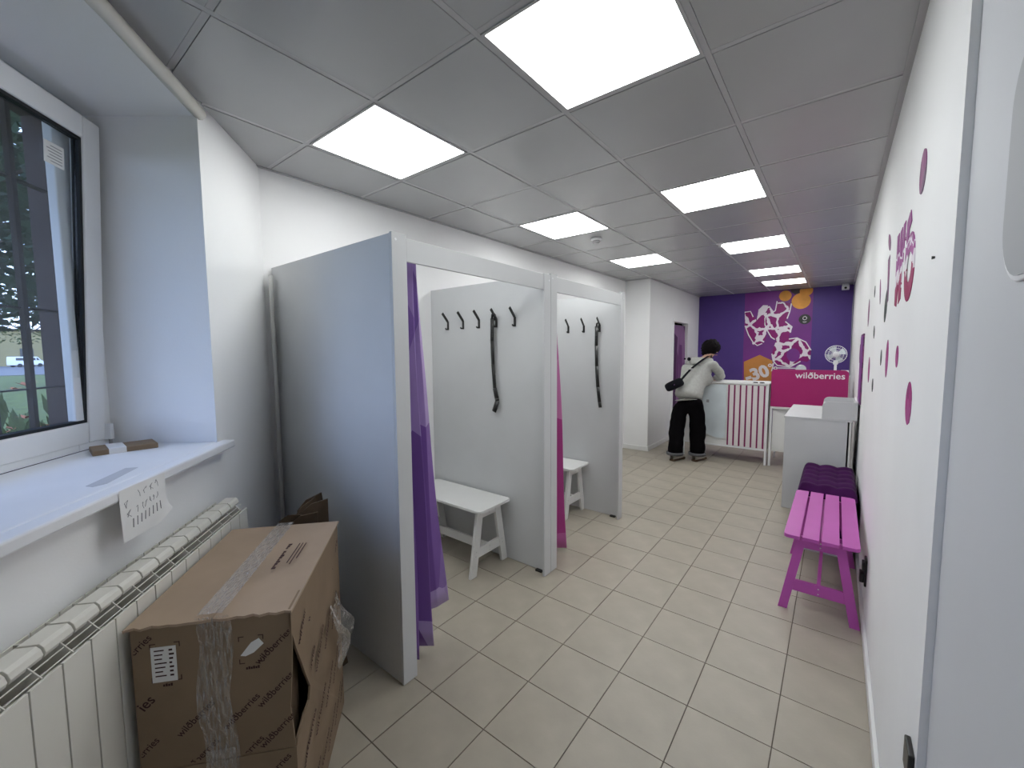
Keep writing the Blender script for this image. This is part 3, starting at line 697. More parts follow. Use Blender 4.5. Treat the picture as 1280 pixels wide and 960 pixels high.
# magenta screen desk
dk = thing('reception_desk', 'white reception desk with tall magenta screen bearing white lettering', 'desk', (-.28, 6.42, 0))
scr = MB().prism(rrect(-.395, .40, .800, 1.292, .045, 6, (0, 1, 1, 0)), 0, .018, 'y'); scr.build('magenta_screen', M['magenta'], dk, bevel=.002)
MB().box(-.395, .43, -.02, .60, .776, .799).build('desk_top', M['lamw'], dk, bevel=.002)
MB().box(-.365, .42, .02, .035, .20, .775).build('front_board', M['lamw'], dk)
MB().prism([(-.20, .20), (-.13, .32), (-.06, .20)], .016, .0199, 'y').build('front_detail', M['white'], dk)
for x in (-.395, .40):
    for y in (-.01, .56): MB().box(x, x+.025, y, y+.025, 0, .775).build('leg', M['white'], dk)
lt = MB(); put_text(lt, 'wilðberries', .50, lambda a, b: (a, -.0012, b), pos=(.115, 1.222), bold=.012); lt.build('lettering', M['white_print'], dk)
# things on the reception desk (raised ledge behind the screen)
MB().box(-.40, .42, .30, .60, 1.18, 1.20).box(-.40, -.385, .30, .60, .80, 1.18).box(.405, .42, .30, .60, .80, 1.18).build('rear_ledge', M['lamw'], dk)
fan = thing('desk_fan', 'round white desk fan on the reception desk ledge', 'fan', (-.015, 6.90, 1.20))
MB().lathe([(.07, 0), (.072, .012), (.03, .03), (.016, .05), (.013, .19)], n=20).build('base', M['white'], fan, smooth=True)
g = MB(); FC = (0, 0, .282)
for R_, yy in ((.115, 0), (.112, -.035), (.112, .035), (.08, -.048), (.045, -.052), (.08, .048), (.045, .052)):
    pts = [(R_*math.cos(2*math.pi*k/24), yy, .282+R_*math.sin(2*math.pi*k/24)) for k in range(25)]; g.tube(pts, .0022, 4)
for k in range(28):
    a = 2*math.pi*k/28
    for s_ in (-1, 1): g.tube([(.02*math.cos(a), s_*.054, .282+.02*math.sin(a)), (.08*math.cos(a), s_*.048, .282+.08*math.sin(a)), (.112*math.cos(a), s_*.034, .282+.112*math.sin(a)), (.115*math.cos(a), 0, .282+.115*math.sin(a))], .0012, 4)
g.build('guard', M['white'], fan)
for k in range(4):
    def bl(u, v, k=k):
        a = k*math.pi/2+.9*u; R_ = .02+.082*v; return (R_*math.cos(a), -.02+.03*u, .282+R_*math.sin(a))
    MB().grid(bl, 6, 4).build('blade', M['film'], fan, smooth=True)
MB().lathe([(.03, -.062), (.036, -.03), (.036, .0)], (0, -.0, .282), 16, 'y').build('motor_hub', M['white'], fan, smooth=True)
MB().box(-.025, .025, -.06, -.035, .15, .20).build('motor_housing', M['white'], fan, bevel=.006)
o = MB().box(-.04, .04, -.06, .06, 0, .075).build('router_box', M['white'], bevel=.004); tag(o, 'small white box right of the fan on the reception desk', 'box', loc=(.085, 6.90, 1.20))
o = MB().box(-.07, .07, -.05, .05, 0, .045).build('white_box', M['paper'], bevel=.003); tag(o, 'low white paper box between the fan and the round mirror', 'box', loc=(-.235, 6.88, 1.20))
mi = thing('desk_clock', 'round clear desk clock left of the white paper box', 'clock', (-.385, 6.88, 1.20))
MB().lathe([(.058, -.012), (.062, 0), (.058, .012)], (0, 0, .082), 24, 'y').build('rim', M['steel'], mi, smooth=True)
MB().lathe([(.052, -.0145), (.052, -.0125)], (0, 0, .082), 24, 'y').build('face', M['film'], mi)
MB().box(-.03, .03, -.02, .02, 0, .022).build('foot', M['white'], mi)
# ------------------------------------------------------------------ banner print on the purple wall
bn = thing('wall_banner', 'violet promotional banner on the purple wall with patterned letters and oranges', 'banner', (-.91, YB-.004, 0))
def wallpoly(name, pts, m, y, parent=bn, th_=.0012):
    return MB().prism([(p[0]+.91, p[1]) for p in pts], -y, -y+th_, 'y').build(name, m, parent)
wallpoly('sheet', [(-1.43, .30), (-.375, .30), (-.375, 2.62), (-1.43, 2.62)], M['violet'], .001)
# outline coordinates measured on the banner, converted to metres on the wall plane
def W2(px, py):
    X_ = 900+px/6.8556; Y_ = 340+py/6.857
    dv = fwd+r2*((X_-640)/F_PX)-u2*((Y_-480)/F_PX); k = 9.04/dv.y; return (dv.x*k, CAMZ+dv.z*k)
PIC = {
 'letter_w': [[(212,345),(262,335),(300,392),(312,420),(330,330),(372,285),(425,292),(470,352),(500,250),(612,270),(598,340),(560,425),(620,470),(600,520),(575,560),(470,580),(430,560),(400,500),(395,560),(375,605),(320,632),(280,620),(245,540),(215,460)]],
 'letter_b': [[(505,470),(540,460),(600,505),(590,575),(660,565),(735,600),(780,670),(775,745),(745,770),(690,760),(640,790),(590,812),(500,800),(455,760),(445,700),(462,640),(480,590)]],
}
for nm, polys in PIC.items():
    for q in polys: wallpoly(nm, [W2(*p) for p in q], M['zebra'], .004 if nm == 'letter_w' else .006)
def disc(c, r, n=20): return [(c[0]+r*math.cos(2*math.pi*k/n), c[1]+r*math.sin(2*math.pi*k/n)) for k in range(n)]
wallpoly('letter_counter', [W2(*p) for p in disc((628, 712), 58)], M['violet'], .008)
# white outlines of the letters
ol = MB()
for path in ([(400,350),(385,400),(385,450),(410,510),(440,560),(470,578)], [(212,345),(262,338),(285,385)], [(330,330),(372,288),(410,290)], [(560,425),(618,470),(603,520)], [(445,700),(455,760),(490,800),(600,815),(690,765)], [(490,250),(475,330),(400,385)], [(612,270),(598,340),(575,400)], [(215,460),(245,540),(285,605),(320,630),(362,612)], [(590,575),(660,565),(735,600),(780,670)], [(450,785),(452,830)], [(490,822),(680,826)]):
    pw = [W2(*p) for p in path]; ol.tube([(p[0]+.91, -.0095, p[1]) for p in pw], .009, 4)
ol.v = [(v[0], -.0095+(v[1]+.0095)*.12, v[2]) for v in ol.v]
ol.build('letter_outline', M['white_print'], bn)
wallpoly('dark_leaf', [W2(*p) for p in [(600,140),(690,135),(700,180),(640,190),(610,170)]], M['stub'], .003)  # dark leaf shape printed beside the oranges
for c, r in (((560, 205), 57), ((740, 160), 60), ((695, 248), 88)):
    cw = W2(*c); rr_ = abs(W2(c[0]+r, c[1])[0]-cw[0])
    pts = [p for p in disc(cw, rr_*.95, 24)]
    pts = clip_poly(pts, [(1, 0, -.376), (0, 1, 2.618)])
    wallpoly('orange_fruit', pts, M['orange'], .0105 if r == 88 else .008)
hx = [(205,770),(340,710),(450,760),(452,945),(205,945)]
wallpoly('price_hexagon', [W2(*p) for p in hx], M['tag'], .010)
pm = MB()
a0, a1 = W2(222, 905), W2(430, 815)
ang = math.atan2(a1[1]-a0[1], a1[0]-a0[0]); wd = math.hypot(a1[0]-a0[0], a1[1]-a0[1])
put_text(pm, '-30', wd*.92, lambda a, b: (a+.91, -.0125, b), rot=ang*.75, pos=((a0[0]+a1[0])/2-.02, (a0[1]+a1[1])/2-.02), bold=.045)
p0 = W2(452, 812); put_text(pm, '%', .13, lambda a, b: (a+.91, -.0125, b), rot=ang*.75, pos=(p0[0], p0[1]), bold=.01)
pm.build('price_lettering', M['cream'], bn)
bs = thing('round_sticker', 'round black sticker with white ring emblem, stuck on the violet banner', 'sticker', (-.482, YB-.012, 2.085))
MB().lathe([(.088, -.001), (.088, 0)], n=32, axis='y').build('disc', M['black'], bs)
q = MB(); q.tube([(.028*math.cos(2*math.pi*k/20), -.0025, .018+.028*math.sin(2*math.pi*k/20)) for k in range(21)], .005, 4); q.box(-.003, .003, -.003, -.002, .04, .06)
for k in range(2): q.box(-.03+.008*k, .03-.008*k, -.0022, -.0014, -.045-.014*k, -.040-.014*k)
q.build('ring_emblem', M['white_print'], bs)
# ------------------------------------------------------------------ security camera, cable, sockets, detectors
sc_ = thing('security_camera', 'small white security camera in the ceiling corner above the fan', 'camera', (.06, 8.86, 2.6))
MB().lathe([(.045, .026), (.045, .0), (.02, -.008)], n=16).build('mount', M['white'], sc_)
MB().box(-.05, .05, -.10, .05, -.075, -.008).build('housing', M['white'], sc_, bevel=.01)
MB().lathe([(.018, -.002), (.018, .004)], (.0, -.101, -.052), 14, 'y').build('lens', M['black'], sc_)
o = MB().tube([(0, 0, 2.6), (-.01, .1, 2.2), (.0, .05, 1.6), (-.006, -.1, 1.2), (-.002, .0, .9)], .006, 6).build('cable', M['greyink'], smooth=True); tag(o, 'thin grey cable hanging down the right wall beside the security camera', 'cable', loc=(XR-.012, 8.5, 0))
sk = thing('black_socket', 'black wall socket low on the right wall beside the pink bench', 'socket', (XR, 2.99, .30))
MB().box(-.010, 0, -.04, .04, -.075, .075).build('plate', M['black'], sk, bevel=.003)
MB().box(-.03, -.010, -.028, .028, -.06, -.005).build('plug', M['black'], sk, bevel=.004)
MB().box(-.022, -.010, -.025, .025, .01, .055).build('cover', M['black'], sk, bevel=.004)
o = MB().box(-.012, 0, -.035, .035, -.05, .02).build('black_socket', M['black'], bevel=.003); tag(o, 'black socket at the bottom edge of the view near the white door', 'socket', loc=(XR, 1.30, .585))
o = MB().lathe([(.004, 0), (.003, .006)], n=6).build('nail', M['black']); tag(o, 'tiny nail in the white wall right of the big letters', 'nail', loc=(XR-.006, 1.471, 1.769)); o.rotation_euler = (0, math.pi/2, 0)
sd_ = thing('smoke_detector', 'round white smoke detector on a ceiling panel above the fitting booths', 'smoke detector', (-1.87, 3.72, H-.002))
MB().lathe([(.05, 0), (.052, -.012), (.04, -.022)], n=24).build('base', M['white'], sd_, smooth=True)
MB().lathe([(.034, -.022), (.038, -.034), (.026, -.044)], n=20).build('sensor_cap', mat('grey_plastic', (.4, .4, .41), .4), sd_, smooth=True)
o = MB().lathe([(.035, 0), (.036, -.006), (.018, -.012), (.010, -.03), (.016, -.034)], n=16).build('ceiling_sensor', M['white'], smooth=True); tag(o, 'small white ceiling sensor beside the light panels near the right wall', 'sensor', loc=(-.985, 4.70, H-.002))
# ceiling lights
POS = {(0,0): 'square ceiling light nearest the window wall, above the nearer booth', (2,0): 'largest ceiling light, cut off by the top of the view',
 (0,3): 'second light of the row above the booths, just before the smoke detector', (2,3): 'second ceiling light of the row near the right wall',
 (0,6): 'third and last light of the row on the booth side', (2,6): 'third ceiling light of the row near the right wall',
 (2,9): 'fourth ceiling light of the right row, ahead of the purple wall', (2,11): 'last ceiling light, closest to the purple banner wall'}
for (i, j), lab in POS.items():
    L = thing('ceiling_light', lab, 'ceiling light', (GX+i*G, GY+j*G, H), 0, 'square LED panels in the ceiling')
    a, b = .0114, .0225
    MB().box(a, G-a, a, b, -.001, .012).box(a, G-a, G-b, G-a, -.001, .012).box(a, b, b, G-b, -.001, .012).box(G-b, G-a, b, G-b, -.001, .012).build('frame', M['grid'], L)
    MB().box(b-.003, G-b+.003, b-.003, G-b+.003, .001, .006).build('diffuser', M['glow'], L)
# ------------------------------------------------------------------ foil stickers on the right wall (y, z, half height, half width, tilt)
ST = [
 ('foil', 4.31, 1.828, .106, .075, .10, 1, 'long purple foil leaf right of the curtain-side cable, upper row'),
 ('foilk', 3.71, 1.928, .039, .035, 0, 1, 'small dark foil shard highest among the far wall stickers'),
 ('foil', 3.22, 1.876, .075, .050, .9, 1, 'slanting purple foil leaf left of the tall broken strip'),
 ('foilk', 2.79, 1.755, .078, .070, -.3, 1, 'dark grey-green foil leaf hanging below the tall broken strip'),
 ('foilk', 3.545, 1.654, .042, .050, .2, 1, 'small dark foil shard between two purple leaves at eye level'),
 ('foilm', 2.56, 1.500, .087, .055, 0, 1, 'long reddish foil leaf on the wall below the big letters'),
 ('foilk', 2.885, 1.500, .041, .035, 0, 1, 'narrow dark foil shard left of the long reddish leaf'),
 ('foilm', 3.86, 1.400, .088, .080, .1, 1, 'reddish purple foil leaf right of the framed poster'),
 ('foilk', 3.40, 1.322, .042, .050, 0, 1, 'lowest dark foil shard, above the tray corner'),
 ('foil', 5.5, 1.502, .097, .09, 0, 1, 'purple foil leaf just left of the framed poster'),
 ('foilm', 2.155, 1.515, .041, .041, 0, 0, 'small round magenta foil dot under the big letters'),
 ('foilm', 1.757, 1.376, .066, .062, 0, 0, 'large round magenta foil dot, lowest of the wall stickers'),
 ('foil', 1.775, 2.073, .064, .064, 0, 0, 'round speckled purple foil dot above the big letters'),
 ('foil', 2.79, 2.068, .050, .075, .8, 1, 'purple foil leaf tilted above the tall broken strip'),
]
for k, (m_, y, z, hh, hw_, tilt, leaf, lab) in enumerate(ST):
    pts = []
    n = 20
    for i in range(n):
        a = 2*math.pi*i/n; x_ = math.sin(a)*hw_; z_ = math.cos(a)*hh
        if leaf: x_ = hw_*math.sin(a)*abs(math.sin(a))**.3; 
        rr = 1+random.Random(k*50+i).uniform(-.03, .03)
        pts.append((-(x_*math.cos(tilt)-z_*math.sin(tilt)*(hw_/hh if leaf else 1))*rr, z_*rr))
    o = MB().prism(pts, -.0018, 0, 'x').build('foil_sticker', M[m_]); tag(o, lab, 'sticker', 'foil stickers on the right wall', loc=(XR, y, z))
o = MB().prism([(-.06, -.11), (.01, -.12), (.02, -.02), (.07, .10), (-.02, .11), (-.04, 0)], -.0018, 0, 'x').build('foil_sticker', M['foil']); tag(o, 'tall broken purple foil strip left of the big letters', 'sticker', 'foil stickers on the right wall', loc=(XR, 2.74, 1.885))
# large letters w and b in foil with white bands
wl = thing('foil_letters', 'large magenta foil letters with white band on the right wall', 'lettering', (XR, 2.12, 1.865))
foilw = M['foilm']
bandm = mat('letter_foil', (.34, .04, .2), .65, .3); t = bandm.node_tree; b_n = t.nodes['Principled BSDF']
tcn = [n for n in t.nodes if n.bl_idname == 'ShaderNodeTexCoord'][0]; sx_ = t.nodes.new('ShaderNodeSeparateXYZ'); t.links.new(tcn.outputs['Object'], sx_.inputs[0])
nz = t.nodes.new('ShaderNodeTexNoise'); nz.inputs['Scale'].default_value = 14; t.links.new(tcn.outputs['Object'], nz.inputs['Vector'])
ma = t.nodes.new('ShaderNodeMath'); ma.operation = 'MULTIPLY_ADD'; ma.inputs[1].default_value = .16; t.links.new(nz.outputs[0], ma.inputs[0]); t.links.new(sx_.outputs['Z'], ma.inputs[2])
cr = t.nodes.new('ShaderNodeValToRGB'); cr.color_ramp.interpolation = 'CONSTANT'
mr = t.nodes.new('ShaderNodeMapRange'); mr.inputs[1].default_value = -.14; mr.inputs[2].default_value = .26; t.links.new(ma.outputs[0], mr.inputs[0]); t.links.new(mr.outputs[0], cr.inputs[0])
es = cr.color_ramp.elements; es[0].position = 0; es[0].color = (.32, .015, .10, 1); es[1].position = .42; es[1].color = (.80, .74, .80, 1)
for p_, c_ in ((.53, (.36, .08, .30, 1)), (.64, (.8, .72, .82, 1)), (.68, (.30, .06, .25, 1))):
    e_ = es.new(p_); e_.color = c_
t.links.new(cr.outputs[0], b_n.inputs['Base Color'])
# viewed from the room the letters run from +y (left) to -y (right)
def stroke(name, pts):
    return MB().prism(pts, -.002, 0, 'x').build(name, bandm, wl)
stroke('letter_w', [(.29, .15), (.22, .15), (.20, -.04), (.175, .145), (.115, .15), (.10, -.03), (.075, .15), (.01, .15), (.05, -.13), (.115, -.145), (.145, -.05), (.18, -.15), (.245, -.14)])
n = 22
outer = [(-.165+.125*math.cos(2*math.pi*k/n), -.045+.115*math.sin(2*math.pi*k/n)) for k in range(n)]
inner = [(-.165+.055*math.cos(2*math.pi*k/n), -.045+.05*math.sin(2*math.pi*k/n)) for k in range(n)]
lb_ = MB(); vs = [(-.002, *p) for p in outer]+[(-.002, *p) for p in inner]+[(0, *p) for p in outer]+[(0, *p) for p in inner]
fs = []
for k in range(n):
    k2 = (k+1) % n; fs += [(k, k2, n+k2, n+k), (2*n+k, 2*n+k2, k2, k)]
lb_.add(vs, fs); lb_.prism([(-.04, -.05), (-.105, -.05), (-.105, .15), (-.04, .13)], -.0025, -.0001, 'x'); lb_.prism([(.00, .075), (-.04, .10), (-.12, .155), (-.16, .11), (-.08, .08)], -.0023, -.0001, 'x')
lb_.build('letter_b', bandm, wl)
ps = thing('framed_poster', 'narrow framed purple poster on the right wall above the tray', 'poster', (XR, 4.92, 1.37))
MB().box(-.010, 0, -.225, .225, -.31, .31).build('frame', M['foil'], ps)
MB().box(-.012, -.010, -.215, .215, -.295, .295).build('print', M['violet'], ps)
# ------------------------------------------------------------------ person
def skin(name, V, E, m, parent, root, sub=2, off=(0, 0, 0)):
    names = list(V); me = bpy.data.meshes.new(name)
    me.from_pydata([tuple(Vector(V[k][0])-Vector(off)) for k in names], [(names.index(a), names.index(b)) for a, b in E], [])
    me.materials.append(m); o = bpy.data.objects.new(name, me); C.objects.link(o); o.parent = parent
    sm = o.modifiers.new('skin', 'SKIN'); sm.use_smooth_shade = True
    d_ = me.skin_vertices[0].data if me.skin_vertices else None
    if d_ is None:
        bm = bmesh.new(); bm.from_mesh(me); bm.verts.layers.skin.verify(); bm.to_mesh(me); bm.free(); d_ = me.skin_vertices[0].data
    for i, k in enumerate(names):
        r_ = V[k][1]; d_[i].radius = (r_, r_) if not isinstance(r_, tuple) else r_; d_[i].use_root = (k == root)
    ss = o.modifiers.new('sub', 'SUBSURF'); ss.levels = sub; ss.render_levels = sub
    # bake the modifiers so that the mesh is plain geometry
    dg = bpy.context.evaluated_depsgraph_get(); nm = bpy.data.meshes.new_from_object(o.evaluated_get(dg)); o.modifiers.clear(); o.data = nm
    for p in nm.polygons: p.use_smooth = True
    return o
PB = Vector((-1.60, 6.03, 0))
pe = thing('person', 'person in grey hoodie and baggy black trousers leaning on the striped counter', 'person', tuple(PB))
J = {
 'pelvis': ((-1.605, 6.06, .97), .045), 'spine': ((-1.58, 6.13, 1.12), .07), 'chest': ((-1.535, 6.26, 1.27), .115), 'upper': ((-1.505, 6.33, 1.36), .085),
 'neck': ((-1.470, 6.395, 1.435), .05), 'jaw': ((-1.445, 6.44, 1.49), .065), 'skull': ((-1.425, 6.475, 1.565), .088), 'nose': ((-1.375, 6.56, 1.515), .014),
 'shR': ((-1.355, 6.34, 1.345), .055), 'elR': ((-1.275, 6.49, 1.150), .038), 'wrR': ((-1.42, 6.60, 1.130), .026), 'paR': ((-1.485, 6.625, 1.124), (.018, .034)),
 'shL': ((-1.665, 6.31, 1.355), .055), 'elL': ((-1.755, 6.50, 1.150), .038), 'wrL': ((-1.64, 6.60, 1.130), .026), 'paL': ((-1.585, 6.635, 1.124), (.018, .034)),
 'hipR': ((-1.545, 6.045, .80), .045), 'knR': ((-1.495, 6.105, .48), .058), 'anR': ((-1.50, 6.13, .10), .038), 'toR': ((-1.46, 6.26, .045), .03),
 'hipL': ((-1.665, 6.03, .80), .045), 'knL': ((-1.735, 6.00, .48), .058), 'anL': ((-1.75, 5.965, .10), .038), 'toL': ((-1.70, 6.09, .045), .03)}
ED = [('pelvis','spine'),('spine','chest'),('chest','upper'),('upper','neck'),('neck','jaw'),('jaw','skull'),('skull','nose'),('upper','shR'),('shR','elR'),('elR','wrR'),('wrR','paR'),('upper','shL'),('shL','elL'),('elL','wrL'),('wrL','paL'),('pelvis','hipR'),('hipR','knR'),('knR','anR'),('anR','toR'),('pelvis','hipL'),('hipL','knL'),('knL','anL'),('anL','toL')]
for sd2, px_, py_, sg in (('R', -1.485, 6.625, -1), ('L', -1.585, 6.635, 1)):
    for k in range(4):
        a = math.radians([-24, -8, 8, 24][k]); ln = [.060, .070, .066, .05][k]
        dx_, dy_ = sg*math.cos(a*.6)*.8, .5*math.sin(a)+.25
        b0 = (px_+sg*.018, py_+.012*(k-1.5), 1.126); J[f'f{sd2}{k}a'] = (b0, .009)
        J[f'f{sd2}{k}b'] = ((px_+sg*.03+dx_*ln*.6, py_+.017*(k-1.5)+dy_*ln*.5, 1.130), .0085); J[f'f{sd2}{k}c'] = ((px_+sg*.03+dx_*ln*1.1, py_+.019*(k-1.5)+dy_*ln, 1.114), .0072)
        ED += [(f'pa{sd2}', f'f{sd2}{k}a'), (f'f{sd2}{k}a', f'f{sd2}{k}b'), (f'f{sd2}{k}b', f'f{sd2}{k}c')]
    J[f't{sd2}a'] = ((px_-sg*.005, py_-.035, 1.122), .010); J[f't{sd2}b'] = ((px_+sg*.03, py_-.055, 1.116), .008)
    ED += [(f'pa{sd2}', f't{sd2}a'), (f't{sd2}a', f't{sd2}b')]
skin('body', J, ED, M['skin'], pe, 'pelvis', 2, PB)
# hoodie
Hd = {'hem': ((-1.612, 5.99, .855), .212), 'waist': ((-1.60, 6.04, .96), .192), 'mid': ((-1.575, 6.14, 1.12), .162), 'chest': ((-1.53, 6.25, 1.26), .165), 'upper': ((-1.505, 6.32, 1.345), .125), 'collar': ((-1.48, 6.375, 1.415), .075),
 'shR': ((-1.365, 6.335, 1.345), .080), 'ar': ((-1.31, 6.42, 1.24), .070), 'elR': ((-1.268, 6.49, 1.160), .056), 'frR': ((-1.35, 6.55, 1.150), .047), 'wrR': ((-1.41, 6.592, 1.142), .040),
 'shL': ((-1.665, 6.305, 1.35), .080), 'al': ((-1.72, 6.42, 1.24), .070), 'elL': ((-1.76, 6.50, 1.160), .056), 'frL': ((-1.70, 6.56, 1.150), .047), 'wrL': ((-1.65, 6.59, 1.142), .040)}
HE = [('hem','waist'),('waist','mid'),('mid','chest'),('chest','upper'),('upper','collar'),('upper','shR'),('shR','ar'),('ar','elR'),('elR','frR'),('frR','wrR'),('upper','shL'),('shL','al'),('al','elL'),('elL','frL'),('frL','wrL')]
ho = skin('hoodie', Hd, HE, M['hoodie'], pe, 'hem', 2, PB)
for v in ho.data.vertices:      # flatten the torso front to back and add soft folds
    wv = v.co+PB; n_ = noise.noise(wv*14)*.010+noise.noise(wv*Vector((5, 5, 22)))*.010; v.co += v.normal*n_
    c_ = .03*0
def ell(name, c, r, m, parent, rot=(0, 0, 0), n=20, dis=0.0, sc_n=20):
    R_ = Matrix.Rotation(rot[2], 3, 'Z') @ Matrix.Rotation(rot[1], 3, 'Y') @ Matrix.Rotation(rot[0], 3, 'X'); b = MB()
    def fn(u, v):
        th_, ph = 2*math.pi*u, math.pi*(v*.998+.001); p = Vector((math.sin(ph)*math.cos(th_), math.sin(ph)*math.sin(th_), math.cos(ph)))
        k = 1+dis*noise.noise(p*sc_n*.2+Vector(c)*3)
        return Vector(c)-PB+R_ @ Vector((p.x*r[0]*k, p.y*r[1]*k, p.z*r[2]*k))
    return b.grid(fn, n, n//2+4).build(name, m, parent, smooth=True)
hood = skin('hood', {'a': ((-1.665, 6.27, 1.405), .045), 'b': ((-1.60, 6.20, 1.40), .060), 'c': ((-1.52, 6.19, 1.385), .068), 'd': ((-1.44, 6.25, 1.385), .060), 'e': ((-1.38, 6.34, 1.40), .045), 'f': ((-1.53, 6.14, 1.335), .045)}, [('a','b'),('b','c'),('c','d'),('d','e'),('c','f')], M['hoodie'], ho, 'c', 2, PB)
gm = skin('hem_ribbing', {'a': ((-1.607, 5.988, .848), .190), 'b': ((-1.61, 5.992, .875), .198)}, [('a','b')], M['hoodie'], ho, 'a', 2, PB)
hp = MB(); 
for (dx, dz, s_) in ((0, 0, .026), (-.055, .004, .013), (.045, -.006, .012)):
    hp.lathe([(s_, -.002), (s_, .004)], tuple(Vector((-1.645+dx, 6.155+dx*.15, 1.425+dz))-PB), 10, 'y')
hp.build('hood_print', M['bag'], ho)
# trousers: one mesh, wide legs
TJ = {'w': ((-1.605, 6.02, .93), .158), 'seat': ((-1.605, 6.01, .82), .162), 'hR': ((-1.505, 6.035, .78), .125), 'kR': ((-1.485, 6.08, .45), .110), 'sR': ((-1.490, 6.10, .22), .108), 'cR': ((-1.495, 6.11, .03), .112),
 'hL': ((-1.705, 6.00, .78), .125), 'kL': ((-1.738, 5.98, .45), .110), 'sL': ((-1.748, 5.965, .22), .110), 'cL': ((-1.750, 5.955, .03), .112)}
tro = skin('trousers', TJ, [('w','seat'),('seat','hR'),('hR','kR'),('kR','sR'),('sR','cR'),('seat','hL'),('hL','kL'),('kL','sL'),('sL','cL')], M['trousers'], pe, 'w', 2, PB)
for v in tro.data.vertices:
    wv = v.co+PB; v.co += v.normal*(noise.noise(wv*Vector((8, 8, 12)))*.014); v.co.z = max(v.co.z, .098)
cuffm = mat('grey_cuff', (.10, .10, .11), .8)
for s_, c_ in (('R', (-1.495, 6.11)), ('L', (-1.750, 5.955))):
    MB().lathe([(.09, .082), (.112, .084), (.114, .118), (.108, .122), (.09, .122)], tuple(Vector((c_[0], c_[1], 0))-PB), 20).build('cuff', cuffm, tro, smooth=True)
ell('hair', (-1.435, 6.460, 1.592), (.120, .124, .112), M['hair'], pe, (.5, .1, -.4), 32, .16, 26)
ell('hair', (-1.475, 6.425, 1.535), (.075, .07, .075), M['hair'], pe, (0, 0, 0), 24, .25, 30)
ell('hair', (-1.395, 6.545, 1.585), (.072, .055, .075), M['hair'], pe, (0, 0, 0), 24, .25, 30)
ell('ear', (-1.347, 6.445, 1.540), (.012, .022, .030), M['skin'], pe, (.2, 0, -.3), 12)
ell('ear', (-1.513, 6.475, 1.540), (.012, .022, .030), M['skin'], pe, (.2, 0, .3), 12)
ell('eye', (-1.362, 6.535, 1.535), (.010, .010, .010), M['white_print'], pe, (0, 0, 0), 10)
ell('eye', (-1.405, 6.555, 1.535), (.010, .010, .010), M['white_print'], pe, (0, 0, 0), 10)
ell('mouth', (-1.378, 6.532, 1.478), (.022, .010, .006), mat('lips', (.4, .16, .14), .5), pe, (0, 0, .4), 10)
for s_, (hx_, hy_), (tx_, ty_) in (('L', (-1.765, 5.91), (-1.685, 6.15)), ('R', (-1.512, 6.065), (-1.435, 6.31))):
    sh = bpy.data.objects.new('shoe', None); C.objects.link(sh); sh.parent = pe; sh.location = Vector((hx_, hy_, 0))-PB; sh.rotation_euler = (0, 0, math.atan2(ty_-hy_, tx_-hx_))
    Lh = math.hypot(tx_-hx_, ty_-hy_)+.03
    prof = [(-.03, .032), (0, .040), (.07, .036), (.13, .040), (.19, .047), (Lh-.045, .040), (Lh-.03, .02)]
    pl = [(x, -y) for x, y in prof]+[(x, y) for x, y in prof[::-1]]
    MB().prism(pl, .001, .028).build('sole', M['sole'], sh, bevel=.006)
    def sf(u, v, Lh=Lh):
        x = -.025+(Lh-.02)*u; a = math.pi*v; wy = .036*(1-.25*abs(u-.55)*2)*(1 if u < .9 else .7); hh = .075*(1-u)**.7+.028 if u < 1 else .02
        return (x, wy*math.cos(a), .026+hh*math.sin(a)*(1 if u < .93 else .6))
    MB().grid(sf, 14, 10).build('upper', M['shoe'], sh, smooth=True)
    MB().box(.10, .16, -.02, .02, .075, .088).build('laces', M['cream'], sh)
# crossbody bag
cbg = thing('crossbody_bag', 'black crossbody bag hanging on the back of the leaning person', 'bag', (-1.745, 5.84, 1.06))
def bagf(u, v):
    th_, ph = 2*math.pi*u, math.pi*(v*.98+.01); sgn = lambda a, p: math.copysign(abs(a)**p, a)
    x = .125*sgn(math.cos(th_), .5)*math.sin(ph)**.5; z = .062*sgn(math.sin(th_), .5)*math.sin(ph)**.5; y = .045*math.cos(ph)
    A = math.radians(28); return (x*math.cos(A)-z*math.sin(A)*1.0, y+.35*x*.3, x*math.sin(A)+z*math.cos(A)+.02)
MB().grid(bagf, 28, 14).build('pouch', M['bag'], cbg, smooth=True)
ptsW = [(-1.665, 5.845, 1.135), (-1.625, 5.875, 1.20), (-1.575, 5.965, 1.285), (-1.52, 6.055, 1.355), (-1.455, 6.15, 1.425), (-1.415, 6.24, 1.465), (-1.40, 6.34, 1.47), (-1.41, 6.42, 1.42)]
s_ = MB()
for i in range(len(ptsW)-1):
    a, b = Vector(ptsW[i])-Vector((-1.745, 5.84, 1.06)), Vector(ptsW[i+1])-Vector((-1.745, 5.84, 1.06))
    s_.beam(a, b+(b-a).normalized()*.008, .036, .004, (-.3, -.75, .6))
s_.build('strap', M['bag'], cbg)
a = Vector(ptsW[2])-Vector((-1.745, 5.84, 1.06)); MB().beam(a, a+Vector((.012, .02, .016)), .042, .008, (-.3, -.75, .6)).build('strap_buckle', M['steel'], cbg)
